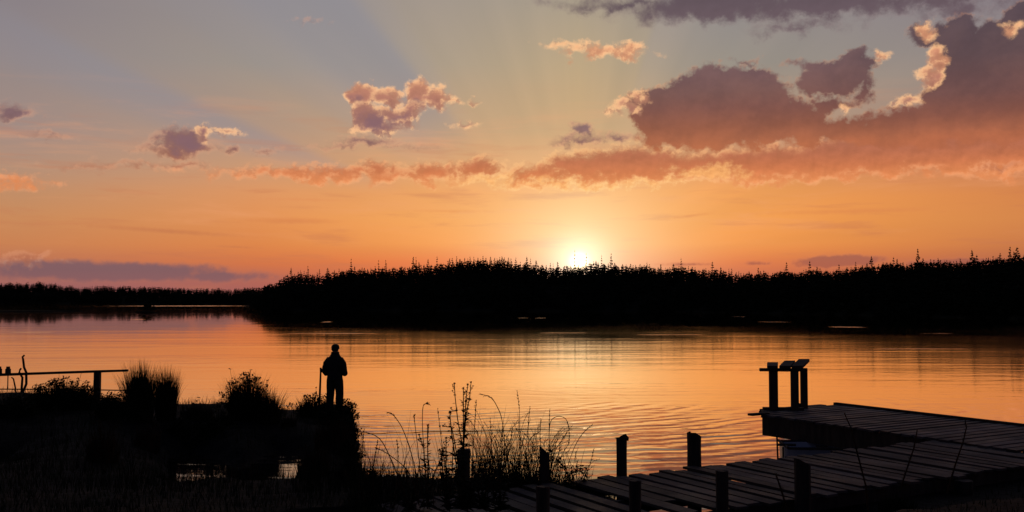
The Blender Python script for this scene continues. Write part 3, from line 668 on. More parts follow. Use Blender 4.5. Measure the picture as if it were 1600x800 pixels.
pier = empty('wooden_pier', (0, 0, 0)); tag(pier, 'wide dark plank pier head crossing the end of the walkway at right', 'pier')
m = MB(); s = s_pier0 + .03; step = .28; PL = 16.0; i = 0
while s < s_pier0 + PL:
    ln = PW + random.uniform(-.03, .03); sh = random.uniform(-.04, .04)
    m.box(frame_pt(a_pier0 + PW / 2 + sh, s + .08, DZ + .02 + random.uniform(-.004, .004)), (ln, .205, .045), RZ + random.uniform(-.004, .004), tilt=(0, random.uniform(-.04, .04)))
    s += step; i += 1
for k_, (a0_, a1_) in enumerate([(.22, PW), (.52, PW), (.82, 2.95)]):      # the corner runs a little further out
    m.box(frame_pt(a_pier0 + (a0_ + a1_) / 2, s_pier0 + .11 - .28 * (k_ + 1), DZ + .02), (a1_ - a0_, .205, .045), RZ)
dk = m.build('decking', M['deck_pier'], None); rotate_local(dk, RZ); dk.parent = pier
m = MB(); m.box(frame_pt(a_pier0 + .10, s_pier0 + PL / 2 + .02, DZ - .225), (.08, PL, .44), RZ); m.build('fascia', M['timber'], pier)
m = MB(); m.box(frame_pt(a_pier0 + PW / 2 + .05, s_pier0 + .062, DZ - .23), (PW - .42, .08, .42), RZ); m.build('fascia', M['timber'], pier)
m = MB(); m.box(frame_pt(a_pier0 + PW + .03, s_pier0 + PL / 2 - .35, DZ + .045), (.10, PL + .6, .09), RZ); m.build('edge_rail', M['timber'], pier)
m = MB(); m.box(frame_pt(a_pier0 + PW - .08, s_pier0 + PL / 2 + .12, DZ - .225), (.08, PL - .2, .44), RZ); m.build('fascia', M['timber'], pier)  # unseen far-side board, added so the water under the deck reflects dark
m = MB(); m.box(frame_pt(a_pier0 - .06, s_pier0 + .03, DZ + .055), (.55, .16, .05), RZ); m.build('end_plank', M['timber'], pier)
for s in (2.2, 5.2, 8.2, 11.2):
    for a in (.45, PW - .3): post(a_pier0 + a, s_pier0 + s, DZ - .02, .1, pier, 'plain')
m = MB(); m.box(frame_pt(a_pier0 + 1.9, s_pier0 - .78, DZ - .09), (2.1, .08, .16), RZ); m.build('joist', M['timber'], pier)
for a_ in (.95, 2.75):
    m = MB(); m.box(frame_pt(a_pier0 + a_, s_pier0 - .38, DZ - .09), (.08, .7, .16), RZ); m.build('joist', M['timber'], pier)
# rod stand on the pier: three uprights under short slanting planks
stand = empty('timber_stand', (*at(1206, 641, DZ + .04), DZ + .04)); tag(stand, 'waist high timber stand with three short planks on top, on the pier corner', 'stand')
Yst = at(1206, 641, DZ + .04)[1]; mm = Yst / F
def st_local(px, dy): return ((px - 1206) * mm * (1 + dy * 0), dy)
top = (641 - 578) * mm
ups = [(1206.5, 0.0, 13, top), (1239.5, -.05, 11.5, top), (1254, .5, 10.5, top)]
for px, dyy, wpx, h in ups:
    Yp = Yst + dyy; xx = (px - 800) / F * Yp - stand.location.x
    m = MB(); m.box((xx, dyy, h / 2), (wpx * mm, .08, h), .04); o = m.build('upright', M['rail_timber'], stand)
m = MB(); m.box(((1222 - 1206) * mm, -.02, top - .005), (68 * mm, .12, .075), -.06); m.build('cross_beam', M['rail_timber'], stand)
for px, w_, rz_, dxx in [(1205, 17, .02, .17), (1224, 17, .0, .30), (1243, 17, 0, .36)]:
    m = MB(); L = .62; c0 = ((px - 1206) * mm, -.16); c1 = (c0[0] + dxx, .46); wd = w_ * mm * .5
    vs = []
    for z in (top + .033, top + .10):
        for (qx, qy) in ((c0[0] - wd, c0[1]), (c0[0] + wd, c0[1]), (c1[0] + wd, c1[1]), (c1[0] - wd, c1[1])): vs.append((qx, qy, z + ((.05 if dxx < .2 else .09 if dxx < .35 else .13) if qy > 0 else 0)))
    m.add(vs, [(3, 2, 1, 0), (4, 5, 6, 7), (0, 1, 5, 4), (1, 2, 6, 5), (2, 3, 7, 6), (3, 0, 4, 7)]); m.build('top_plank', M['rail_timber'], stand)
m = MB(); m.box(((1224 - 1206) * mm, .02, .035), (62 * mm, .14, .07), -.06); m.build('foot_beam', M['timber'], stand)
m = MB(); m.box(((1256 - 1206) * mm, .6, .05), (14 * mm, .2, .10), .1); m.build('foot_block', M['timber'], stand)

# small white boat moored in the corner between walkway and pier
bx, by = at(1218, 693, .45)
boat = empty('moored_boat', (bx, by, 0), RZ - .62); tag(boat, 'small white hulled boat with dark gunwale moored between pier and walkway', 'boat')
m = MB(); g_ = MB(); secs = []; Lb = 3.9
for i in range(13):
    t = i / 12; w_ = .58 * (1 - (max(0, t - .35) / .65) ** 2.2) * (.86 + .14 * min(1, t / .3)) + .02; zt = .43 + .14 * t ** 2; kz = -.16 + .22 * max(0, t - .75) ** 1.2 * 3
    x = t * Lb + .08; secs.append((x, w_, zt, kz))
vs = []; fs = []; n = 9
for x, w_, zt, kz in secs:
    for k in range(n):
        q = k / (n - 1) * 2 - 1; yy = w_ * math.copysign(abs(q) ** .6, q) * (1 - .12 * (1 - abs(q))); zz = kz + (zt - kz) * abs(q) ** 2.1; vs.append((x, yy, zz))
for i in range(12):
    for k in range(n - 1): fs.append((i * n + k, (i + 1) * n + k, (i + 1) * n + k + 1, i * n + k + 1))
fs.append(tuple(range(n))); m.add(vs, fs); hull = m.build('hull', M['white_hull'], boat, smooth=True)
for sgn in (-1, 1): g_.tube([(x, sgn * (w_ + .015), zt) for x, w_, zt, kz in secs], .028, 6)
g_.tube([(secs[0][0], -.55, .44), (secs[0][0], .55, .44)], .03, 6); g_.tube([(-.08, -.25, .46), (.3, -.25, .46)], .03, 6); g_.build('gunwale', M['timber'], boat)
for xx in (1.0, 2.3): m = MB(); m.box((xx, 0, .33), (.24, .98 if xx < 2 else .8, .03)); m.build('seat', M['rail_timber'], boat)
m = MB(); m.tube([(.02, -.3, .05), (.02, -.3, .42)], .018, 6); m.tube([(.0, .2, -.1), (-.02, .2, .62)], .02, 6); m.build('transom_post', M['timber'], boat)

# ------------------------------------------------------------------ far left landing rail
YL = at(150, 612, .12)[1]
def L3(px, py, dy=0.0): return at_y(px, py, YL + dy)
rail = empty('wooden_rail', (*L3(151, 612)[:2], 0)); tag(rail, 'long thin level pole on a square post over the water at left', 'rail'); ro = Vector(rail.location)
def rl(p): return tuple(Vector(p) - ro)
m = MB(); m.tube([rl(L3(q, w_)) for q, w_ in ((-160, 590), (0, 585.5), (70, 583), (150, 580.3), (200, 578.8))], [.055, .055, .05, .05, .045], 7); m.build('pole', M['timber'], rail)
m = MB(); pz = L3(151, 581)[2]; m.box((0, .05, (pz - 1.0) / 2), (.22, .2, pz + 1.0), .1); m.build('post', M['timber'], rail)
m = MB(); m.tube([rl(L3(q, w_, .1)) for q, w_ in ((-160, 607), (0, 608), (100, 608.5), (201, 610))], .022, 6); m.build('lower_pole', M['timber'], rail)
for (pts, rr, nm, lab) in [([(36, 612), (41, 600), (41, 582), (37.5, 574), (36, 561), (35, 558), (38, 555)], .05, 'driftwood_stake', 'tall crooked driftwood stake with a hooked top beside the pole'),
                       ([(34, 606), (35, 590), (30, 582), (31, 578), (33, 575.5)], .045, 'driftwood_stake', 'short bent stake with curled tip leaning by the crooked stake'),
                       ([(24, 606), (21, 592), (18, 589.5)], .03, 'driftwood_stake', 'low leaning stake under the pole near the crooked stake')]:
    o = empty(nm, L3(*pts[0], -.15)); tag(o, lab, 'stake', 'driftwood stakes by the landing pole'); m = MB()
    m.tube([tuple(Vector(L3(*p, -.15)) - Vector(o.location)) for p in [(pts[0][0], pts[0][1] + 22)] + pts], [rr * 1.1] + [rr * (1 - .35 * i / len(pts)) for i in range(len(pts))], 7)
    q = m.build('shaft', M['timber'], o, smooth=True)
for px, lab, wd in ((12.5, 'short square bollard on the pole, right one of the pair', .13), (-1, 'short square bollard on the pole cut by the left frame edge', .12)):
    p0 = L3(px, 584); o = empty('mooring_bollard', p0); tag(o, lab, 'bollard', 'bollards on the landing pole'); m = MB()
    m.tube([(0, 0, -.04), (0, 0, .18), (0, 0, .20), (0, 0, .27)], [wd * .8, wd * .75, wd * .5, wd * .55], 8); m.build('body', M['timber'], o)
    m = MB(); m.tube([(0, 0, -.6), (0, 0, -.04)], .02, 5); m.build('stem', M['timber'], o)

# ------------------------------------------------------------------ the man
FZ = None
def make_person(px, head_py):
    YP = at(525, 640, .45)[1]; x = (px - 800) / F * YP; z0 = ground_z(x, YP) + .0
    top = at_y(px, head_py, YP)[2]; S = (top - z0) / 1.84
    root = empty('person', (x, YP, z0)); root.scale = (S, S, S); root.rotation_euler[2] = math.radians(-14)
    tag(root, 'man in dark jacket, trousers and cap standing with his back turned, hands before him', 'person')
    # local: facing +Y
    J = {}; E = []; Rv = {}; HS = 1.12
    def j(n, p, r): J[n] = p; Rv[n] = r
    j('pelvis', (0, 0, .98), (.155, .115)); j('waist', (0, .0, 1.10), (.15, .11)); j('chest', (0, -.01, 1.30), (.175, .12)); j('shoul', (0, -.01, 1.43), (.13, .10)); j('neck', (0, .0, 1.52), (.06, .06)); j('neck2', (0, .015, 1.58), (.056, .056))
    E += [('pelvis', 'waist'), ('waist', 'chest'), ('chest', 'shoul'), ('shoul', 'neck'), ('neck', 'neck2')]
    for sd_, k in ((-1, 'l'), (1, 'r')):
        j('sh' + k, (sd_ * .175, -.01, 1.42), (.068, .068)); j('el' + k, (sd_ * .262, -.03, 1.13), (.047, .047)); j('wr' + k, (sd_ * .17, .20, 1.08), (.030, .026)); j('pa' + k, (sd_ * .105, .262, 1.10), (.036, .018))
        E += [('shoul', 'sh' + k), ('sh' + k, 'el' + k), ('el' + k, 'wr' + k), ('wr' + k, 'pa' + k)]
        j('hip' + k, (sd_ * .092, 0, .90), (.098, .098)); j('kn' + k, (sd_ * .128, .012, .50), (.062, .062)); j('an' + k, (sd_ * .138, -.02, .10), (.042, .042)); j('he' + k, (sd_ * .138, -.03, .045), (.04, .04)); j('to' + k, (sd_ * .152, .15, .035), (.036, .03))
        E += [('pelvis', 'hip' + k), ('hip' + k, 'kn' + k), ('kn' + k, 'an' + k), ('an' + k, 'he' + k), ('he' + k, 'to' + k)]
        for fi, (dxx, L) in enumerate(((-.026, .068), (-.009, .076), (.009, .071), (.026, .056))):
            bx_ = sd_ * .105 - sd_ * .02; a1 = (bx_ - sd_ * .018, .285 + .002 * fi, 1.10 - dxx); a2 = (a1[0] - sd_ * L * .42, a1[1] + .006, a1[2] - .004); a3 = (a2[0] - sd_ * L * .30, a2[1] - .022, a2[2] - .006)
            for q, p, r in ((1, a1, .0092), (2, a2, .0085), (3, a3, .0075)): j('f%d%d%s' % (fi, q, k), p, (r, r))
            E += [('pa' + k, 'f%d1%s' % (fi, k)), ('f%d1%s' % (fi, k), 'f%d2%s' % (fi, k)), ('f%d2%s' % (fi, k), 'f%d3%s' % (fi, k))]
        j('t1' + k, (sd_ * .125, .26, 1.135), (.012, .012)); j('t2' + k, (sd_ * .095, .285, 1.15), (.0095, .0095)); E += [('pa' + k, 't1' + k), ('t1' + k, 't2' + k)]
    names = list(J); me = bpy.data.meshes.new('body'); me.from_pydata([J[n] for n in names], [(names.index(a), names.index(b)) for a, b in E], [])
    o = link('body', me, M['skin'], root); md = o.modifiers.new('s', 'SKIN'); sv = me.skin_vertices[0].data
    for i, n in enumerate(names): sv[i].radius = Rv[n]; sv[i].use_root = (n == 'pelvis')
    sub = o.modifiers.new('u', 'SUBSURF'); sub.levels = 2; sub.render_levels = 2
    # head, joined into the same body mesh after evaluating the skin
    dg = bpy.context.evaluated_depsgraph_get(); em = bpy.data.meshes.new_from_object(o.evaluated_get(dg)); o.modifiers.clear(); 
    co = [tuple(v.co) for v in em.vertices]; pf = [tuple(p.vertices) for p in em.polygons]
    H_ = MB(); H_.v = co; H_.f = pf
    n, rgs = 20, 16; vs = []; fs = []
    for i in range(rgs + 1):
        th = math.pi * i / rgs; zz = math.cos(th); q = math.sin(th)
        for k in range(n):
            a = 6.283 * k / n; xx = q * math.cos(a); yy = q * math.sin(a)
            w_ = .080 * (1 if zz > -.1 else 1 + .28 * (zz + .1)); d_ = .098
            X_, Y_, Z_ = xx * w_, yy * d_ + .015, zz * .118 + 1.70
            if yy > .5 and abs(zz + .1) < .22: Y_ += .024 * math.exp(-(xx / .14) ** 2) * (1 - abs(zz + .15) / .4)          # nose
            if yy > .4 and abs(zz - .12) < .12 and .15 < abs(xx) < .5: Y_ -= .008                                      # eye sockets
            if yy > .5 and -.58 < zz < -.42: Y_ += .006 * math.exp(-(xx / .3) ** 2)                                   # lips
            vs.append((X_, Y_, Z_))
    for i in range(rgs):
        for k in range(n): fs.append((i * n + k, (i + 1) * n + k, (i + 1) * n + (k + 1) % n, i * n + (k + 1) % n))
    H_.add(vs, fs)
    for sd_ in (-1, 1):
        H_.tube([(sd_ * .074, .0, 1.725), (sd_ * .088, -.012, 1.715), (sd_ * .086, -.01, 1.68), (sd_ * .074, .004, 1.665)], [.008, .013, .011, .006], 7)
    old = o.data; me2 = bpy.data.meshes.new('body'); me2.from_pydata(H_.v, [], H_.f); me2.polygons.foreach_set('use_smooth', [True] * len(me2.polygons)); me2.materials.append(M['skin']); o.data = me2
    # eyes
    for sd_ in (-1, 1):
        m = MB(); m.tube([(sd_ * .03, .098, 1.712), (sd_ * .03, .106, 1.712)], [.012, .006], 8); m.build('eye', M['hair'], root)
    def shell(name, mat, parts, seg=18, smooth=True, openends=True):
        m = MB()
        for rings in parts:
            vs = []; fs = []
            for (cx_, cy_, cz, rx_, ry_, tx, ty) in rings:
                for k in range(seg):
                    a = 6.283 * k / seg; fo = 1 + .025 * math.sin(a * 5 + cz * 23) + .018 * math.sin(a * 3 - cz * 41)
                    vs.append((cx_ + rx_ * fo * math.cos(a), cy_ + ry_ * fo * math.sin(a), cz + tx * math.cos(a) * rx_ + ty * math.sin(a) * ry_))
            for i in range(len(rings) - 1):
                for k in range(seg): fs.append((i * seg + k, i * seg + (k + 1) % seg, (i + 1) * seg + (k + 1) % seg, (i + 1) * seg + k))
            m.add(vs, fs)
        return m.build(name, mat, root, smooth)
    # jacket: torso shell + sleeves
    torso = [(0, 0, .90, .185, .145, 0, 0), (0, 0, .94, .195, .155, 0, 0), (0, 0, 1.02, .186, .148, 0, 0), (0, 0, 1.12, .192, .148, 0, 0), (0, -.005, 1.24, .212, .155, 0, 0), (0, -.008, 1.34, .228, .155, 0, 0), (0, -.01, 1.42, .218, .140, 0, 0), (0, -.008, 1.475, .185, .122, 0, 0), (0, 0, 1.52, .142, .104, 0, 0), (0, .005, 1.57, .108, .10, 0, 0), (0, .008, 1.63, .100, .10, 0, .1)]
    torso = [(a_, b_, c_, d_ * (1.09 if c_ < 1.5 else 1.04), e_ * 1.08, f_, g_) for a_, b_, c_, d_, e_, f_, g_ in torso]
    j_ = shell('jacket', M['jacket'], [torso], 26)
    s_ = MB()
    for sd_ in (-1, 1):
        pts = [Vector(J['shoul']) + Vector((sd_ * .07, 0, -.015)), Vector((sd_ * .165, -.01, 1.415)), Vector((sd_ * .228, -.02, 1.33)), Vector((sd_ * .255, -.03, 1.22)), Vector((sd_ * .272, -.035, 1.13)), Vector((sd_ * .262, .03, 1.075)), Vector((sd_ * .215, .12, 1.07)), Vector((sd_ * .165, .205, 1.08))]
        s_.tube(pts, [.06, .096, .094, .088, .086, .080, .064, .05], 14, cap=False)
    s_.build('sleeve', M['jacket'], j_, True)
    tr = []
    for sd_ in (-1, 1):
        tr.append([(sd_ * .075, 0, .99, .128, .143, 0, 0), (sd_ * .097, 0, .88, .126, .135, 0, 0), (sd_ * .115, .004, .74, .116, .118, 0, 0), (sd_ * .126, .012, .60, .104, .104, 0, 0), (sd_ * .131, .014, .50, .102, .10, 0, 0), (sd_ * .133, .0, .42, .104, .10, 0, 0), (sd_ * .136, -.01, .30, .098, .094, 0, 0), (sd_ * .138, -.015, .22, .101, .098, 0, 0), (sd_ * .138, -.02, .16, .09, .086, 0, 0)])
    shell('trousers', M['trousers'], tr, 18)
    for sd_ in (-1, 1):
        m = MB(); m.tube([(sd_ * .138, -.02, .30), (sd_ * .138, -.022, .16), (sd_ * .138, -.02, .09)], [.07, .064, .058], 14)
        vs = []; fs = []; n_ = 16; prof = [(0, 1.0), (.03, 1.04), (.07, .95), (.10, .62), (.112, .2)]
        for z, q in prof:
            for k in range(n_):
                a = 6.283 * k / n_; vs.append((sd_ * .146 + .052 * q * math.cos(a), .055 + .15 * q * math.sin(a) - (.03 if z > .08 else 0), z))
        for i in range(len(prof) - 1):
            for k in range(n_): fs.append((i * n_ + k, i * n_ + (k + 1) % n_, (i + 1) * n_ + (k + 1) % n_, (i + 1) * n_ + k))
        m.add(vs, fs); m.build('boot', M['boot'], root, True)
    m = MB(); vs = []; fs = []; n_ = 22; prof = [(1.70, 1.07), (1.735, 1.10), (1.775, 1.06), (1.81, .88), (1.832, .55), (1.84, .05)]
    for z, q in prof:
        for k in range(n_):
            a = 6.283 * k / n_; vs.append((.094 * q * math.cos(a), .015 + .11 * q * math.sin(a), z + (.012 * math.sin(a) if z < 1.72 else 0)))
    for i in range(len(prof) - 1):
        for k in range(n_): fs.append((i * n_ + k, i * n_ + (k + 1) % n_, (i + 1) * n_ + (k + 1) % n_, (i + 1) * n_ + k))
    m.add(vs, fs); cap_ = m.build('cap', M['cap'], root, True)
    m = MB(); vs = []
    for i in range(9):
        a = math.radians(25 + 130 * i / 8); vs += [(.082 * math.cos(a), .015 + .105 * math.sin(a), 1.735), (.09 * math.cos(a), .05 + .16 * math.sin(a), 1.715)]
    m.add(vs, [(2 * i, 2 * i + 1, 2 * i + 3, 2 * i + 2) for i in range(8)]); m.build('peak', M['cap'], cap_)
    m = MB(); vs = []; fs = []
    for i in range(6):
        for k in range(13):
            a = math.radians(170 + 200 * k / 12); z = 1.655 + .014 * i; q = 1.04 if i else 1.0; vs.append((.0775 * q * math.cos(a), .015 + .1 * q * math.sin(a), z))
    for i in range(5):
        for k in range(12): fs.append((i * 13 + k, i * 13 + k + 1, (i + 1) * 13 + k + 1, (i + 1) * 13 + k))
    m.add(vs, fs); m.build('hair', M['hair'], root, True)
    return root
man = make_person(524.5, 537.5)

Ys = man.location.y + .1
o = empty('forked_stick', at_y(499, 632, Ys)); tag(o, 'thin upright forked stick planted beside the standing man', 'stick')
m = MB(); q = lambda a, b: tuple(Vector(at_y(a, b, Ys)) - Vector(o.location))
m.tube([q(499, 645), q(499.2, 628), q(500.3, 600), q(501, 582), q(501, 574.5)], [.035, .033, .03, .026, .03], 7); m.tube([q(501, 583), q(502.8, 580), q(503, 576)], [.018, .015, .012], 6); m.build('shaft', M['rail_timber'], o, True)

# ------------------------------------------------------------------ vegetation near
def scatter_ok(x, y):
    i = np.clip(np.searchsorted(gx, x) - 1, 0, NX - 2); j = np.clip(np.searchsorted(gy, y) - 1, 0, len(gy) - 2)
    return sdd[j, i]
# rough grass all over the bank
m = MB(); cnt = 0
while cnt < 26000:
    y = 8.5 + 25 * random.random() ** 1.2; x = random.uniform(-.60, .60) * y
    if random.random() < .35: x = random.uniform(-.6, .12) * y
    sdv = scatter_ok(x, y)
    if sdv < -.05: continue
    s_ = x * BX.x + y * BX.y; a_ = x * AX.x + y * AX.y
    if a_ > a_near_end - .1 and s_ > sfar - .15 and s_ < sfar + WW + .1: continue
    z = ground_z(x, y); hh = random.uniform(.10, .30) * (1 + .6 * mnoise.noise(Vector((x * .8, y * .8, 3))))
    if y < 15: hh *= .62
    if x > 3: hh *= .6
    m.blade((x, y, z - .02), hh, hh * random.uniform(.1, .8), random.uniform(0, 6.28), random.uniform(.008, .016), n=3); cnt += 1
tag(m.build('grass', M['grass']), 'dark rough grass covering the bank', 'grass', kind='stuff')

def tussock(px, py, hpx, rpx, n, label, group='rush tussocks on the bank', mat='rush', dense=1.0, name='rush_tussock', fan=.55, z=None, seeds=0, leafy=0):
    """py = ground row, hpx = height in px, rpx = radius of the base in px"""
    zz = .4
    for _ in range(4):
        x, y = at(px, py, zz); zz = ground_z(x, y)
    k = y / F; R = rpx * k; Hh = hpx * k; o = empty(name, (x, y, zz)); tag(o, label, 'plant', group); m = MB()
    Hh *= 1.12
    for i in range(int(n * 1.8)):
        a = random.uniform(0, 6.28); r = R * math.sqrt(random.random()) * .72; h = Hh * (1 - random.random() ** 1.7 * .55) * (1 - .35 * (r / R) ** 2)
        out = math.atan2(math.sin(a), math.cos(a)) + random.uniform(-.6, .6)
        m.blade((r * math.cos(a), r * math.sin(a) * .8, -.1), h, h * fan * random.uniform(.0, 1.0) * (r / R + .25), out, random.uniform(.010, .020), n=4, droop=random.uniform(0, .25))
    # dense dead heart
    for i in range(int(n * .6 * dense)):
        a = random.uniform(0, 6.28); r = R * math.sqrt(random.random()) * .75; h = Hh * random.uniform(.25, .72)
        m.blade((r * math.cos(a), r * math.sin(a) * .8, -.1), h, h * .3 * random.random(), random.uniform(0, 6.28), .045, n=2)
    for i in range(leafy):
        c_ = (random.gauss(0, R * .55), random.gauss(0, R * .4), Hh * random.uniform(.15, .78)); c_ = (c_[0], c_[1], c_[2] * (1 - .5 * min(1, abs(c_[0]) / R) ** 2))
        for q_ in range(9): m.leaf((c_[0] + random.gauss(0, .045), c_[1] + random.gauss(0, .045), c_[2] + random.gauss(0, .045)), (random.gauss(0, 1), random.gauss(0, 1), random.gauss(.4, .8)), random.uniform(.05, .11), .045)
    m.build('leaves', M[mat], o)
    if seeds:
        s_ = MB()
        for i in range(seeds):
            a = random.uniform(0, 6.28); r = R * random.random() * .7; h = Hh * random.uniform(.6, .98); b = (r * math.cos(a), r * math.sin(a) * .6, 0); t_ = (b[0] * 1.4 + random.uniform(-.08, .08), b[1], h)
            s_.tube([b, ((b[0] + t_[0]) / 2 + random.uniform(-.03, .03), b[1], h * .6), t_], [.006, .005, .004], 4)
            for c in range(6): s_.leaf((t_[0], t_[1], t_[2] - .02), (random.gauss(0, 1), random.gauss(0, 1), .5), .07, .03)
        s_.build('seed_heads', M['dry'], o)
    return o
tussock(218, 657, 98, 25, 800, 'tall spiky rush tussock, left half of the twin tussock', fan=.42)
tussock(259, 657, 90, 18, 620, 'tall spiky rush tussock, right half of the twin tussock', fan=.3)
tussock(385, 655, 78, 38, 560, 'wide bushy tussock with flower stems between the twin tussock and the man', fan=.55, seeds=9, leafy=150)
tussock(418, 660, 62, 26, 320, 'lower tussock on the right flank of the wide flowering one', fan=.6)
tussock(488, 652, 42, 26, 320, 'low tussock at the foot of the forked stick', fan=.7, seeds=4, leafy=60)
tussock(538, 657, 38, 20, 260, 'low tussock right of the boots of the man', fan=.5, seeds=3, leafy=70)
tussock(516, 664, 30, 20, 260, 'low tussock hiding the boots of the man', fan=.6, leafy=40)
tussock(545, 690, 34, 14, 200, 'ragged grass clump overhanging the water below the man, upper one', fan=.9, leafy=60)
tussock(546, 722, 36, 16, 220, 'ragged grass clump overhanging the water below the man, middle one', fan=.9, leafy=60)
tussock(548, 752, 34, 18, 220, 'ragged grass clump overhanging the water below the man, lowest one', fan=.9, leafy=60)
tussock(175, 655, 44, 26, 260, 'bushy weed clump between the square post and the twin tussock', fan=.5, seeds=6, leafy=90)
tussock(25, 652, 34, 36, 260, 'broad weed clump at the left frame edge below the stakes', fan=.5, seeds=5, leafy=120)
tussock(280, 664, 26, 20, 180, 'small bushy clump right against the twin tussock', fan=.6, leafy=50)
tussock(328, 668, 26, 26, 200, 'small bushy clump in the dip left of the wide tussock', fan=.7, leafy=60)
tussock(308, 656, 34, 32, 220, 'short sparse tussock in the dip right of the twin tussock', fan=.6, seeds=4)
tussock(95, 640, 52, 44, 460, 'flowering weed clump under the pole at left', fan=.35, seeds=26, leafy=170)
tussock(130, 640, 42, 28, 300, 'smaller flowering weed clump left of the square post', fan=.35, seeds=14, leafy=110)
tussock(60, 640, 38, 20, 240, 'low weed clump right of the crooked stake', fan=.35, seeds=9)
tussock(165, 648, 30, 22, 150, 'thin reedy clump just right of the square post', fan=.3, seeds=3)
tussock(15, 640, 22, 30, 160, 'low grass clump at the left frame edge', fan=.4)
tussock(450, 664, 22, 16, 140, 'small grass clump in the gap left of the low stick tussock', fan=.5)
tussock(350, 660, 28, 18, 140, 'small grass clump left of the wide bushy tussock', fan=.5)
tussock(520, 700, 56, 36, 260, 'reddish brown sedge clump on the slope below the man', 'sedge clumps on the bank', 'dry', name='sedge_clump', fan=.3, seeds=14)
tussock(490, 740, 50, 34, 220, 'brown sedge clump at the right end of the bank pool', 'sedge clumps on the bank', 'dry', name='sedge_clump', fan=.35, seeds=8)
tussock(160, 720, 60, 34, 200, 'dim reddish sedge clump in the dark left bank', 'sedge clumps on the bank', 'dry', name='sedge_clump', fan=.35, seeds=12)
tussock(230, 700, 46, 26, 160, 'dim brown sedge clump below the twin tussock', 'sedge clumps on the bank', 'dry', name='sedge_clump', fan=.35, seeds=6)
def reeds_at(px, py, rpx, n, hpx, label):
    x, y = at(px, py, 0); k = y / F; o = empty('reed_clump', (x, y, -.05)); tag(o, label, 'reeds', 'reeds standing in the pool'); m = MB()
    for i in range(n):
        h = hpx * k * random.uniform(.5, 1); m.blade((random.uniform(-1, 1) * rpx * k, random.uniform(-.3, .3), 0), h, h * random.uniform(0, .25), random.uniform(0, 6.28), .012, n=3)
    m.build('leaves', M['dry'], o)
reeds_at(300, 762, 28, 80, 62, 'thin upright reeds standing in the left end of the pool')
reeds_at(335, 762, 20, 60, 40, 'short reeds before the bright middle of the pool')
reeds_at(425, 768, 24, 16, 44, 'few crossing stalks at the right end of the pool')
reeds_at(380, 758, 24, 110, 46, 'dense low reeds dividing the pool in two')

# foreground stems against the water
YF = 12.6
def on_deck(x, y):
    a_, s_ = x * AX.x + y * AX.y, x * BX.x + y * BX.y
    return a_ > a_near_end - .1 and sfar - .2 < s_ < sfar + WW + .15
def grass_stem(pts, label, r=.0075, head=.35, Yd=None, name='tall_grass', group='tall grass stems in the foreground'):
    """pts in photo pixels from the base to the tip; stands at depth Yd"""
    Yd = Yd or (14.9 if pts[0][0] > 786 else YF); P = [Vector(at_y(p[0], p[1], Yd + .15 * i / len(pts))) for i, p in enumerate(pts)]
    o = empty(name, P[0]); tag(o, label, 'grass', group)
    # Catmull-Rom
    Q = []
    for i in range(len(P) - 1):
        p0, p1, p2, p3 = P[max(i - 1, 0)], P[i], P[i + 1], P[min(i + 2, len(P) - 1)]
        for k in range(5):
            t = k / 5; Q.append(.5 * ((2 * p1) + (p2 - p0) * t + (2 * p0 - 5 * p1 + 4 * p2 - p3) * t * t + (3 * p1 - p0 - 3 * p2 + p3) * t ** 3))
    Q.append(P[-1]); Q = [q_ - P[0] for q_ in Q]; n = len(Q)
    m = MB(); m.tube(Q, [r * (1 - .55 * i / n) for i in range(n)], 4); m.build('stalk', M['dry'], o)
    m = MB(); i0 = int(n * (1 - head))
    for i in range(i0, n):
        t = (i - i0) / max(1, n - i0); sz = .030 * math.sin(math.pi * (.15 + .8 * t)) + .006
        for c in range(4):
            d = (Q[min(i + 1, n - 1)] - Q[max(i - 1, 0)]).normalized() + Vector((random.gauss(0, .3), random.gauss(0, .3), random.gauss(0, .3))); m.leaf(Q[i], d, sz * random.uniform(.7, 1.5), sz * .38)
    m.build('seed_head', M['dry'], o)
    return o
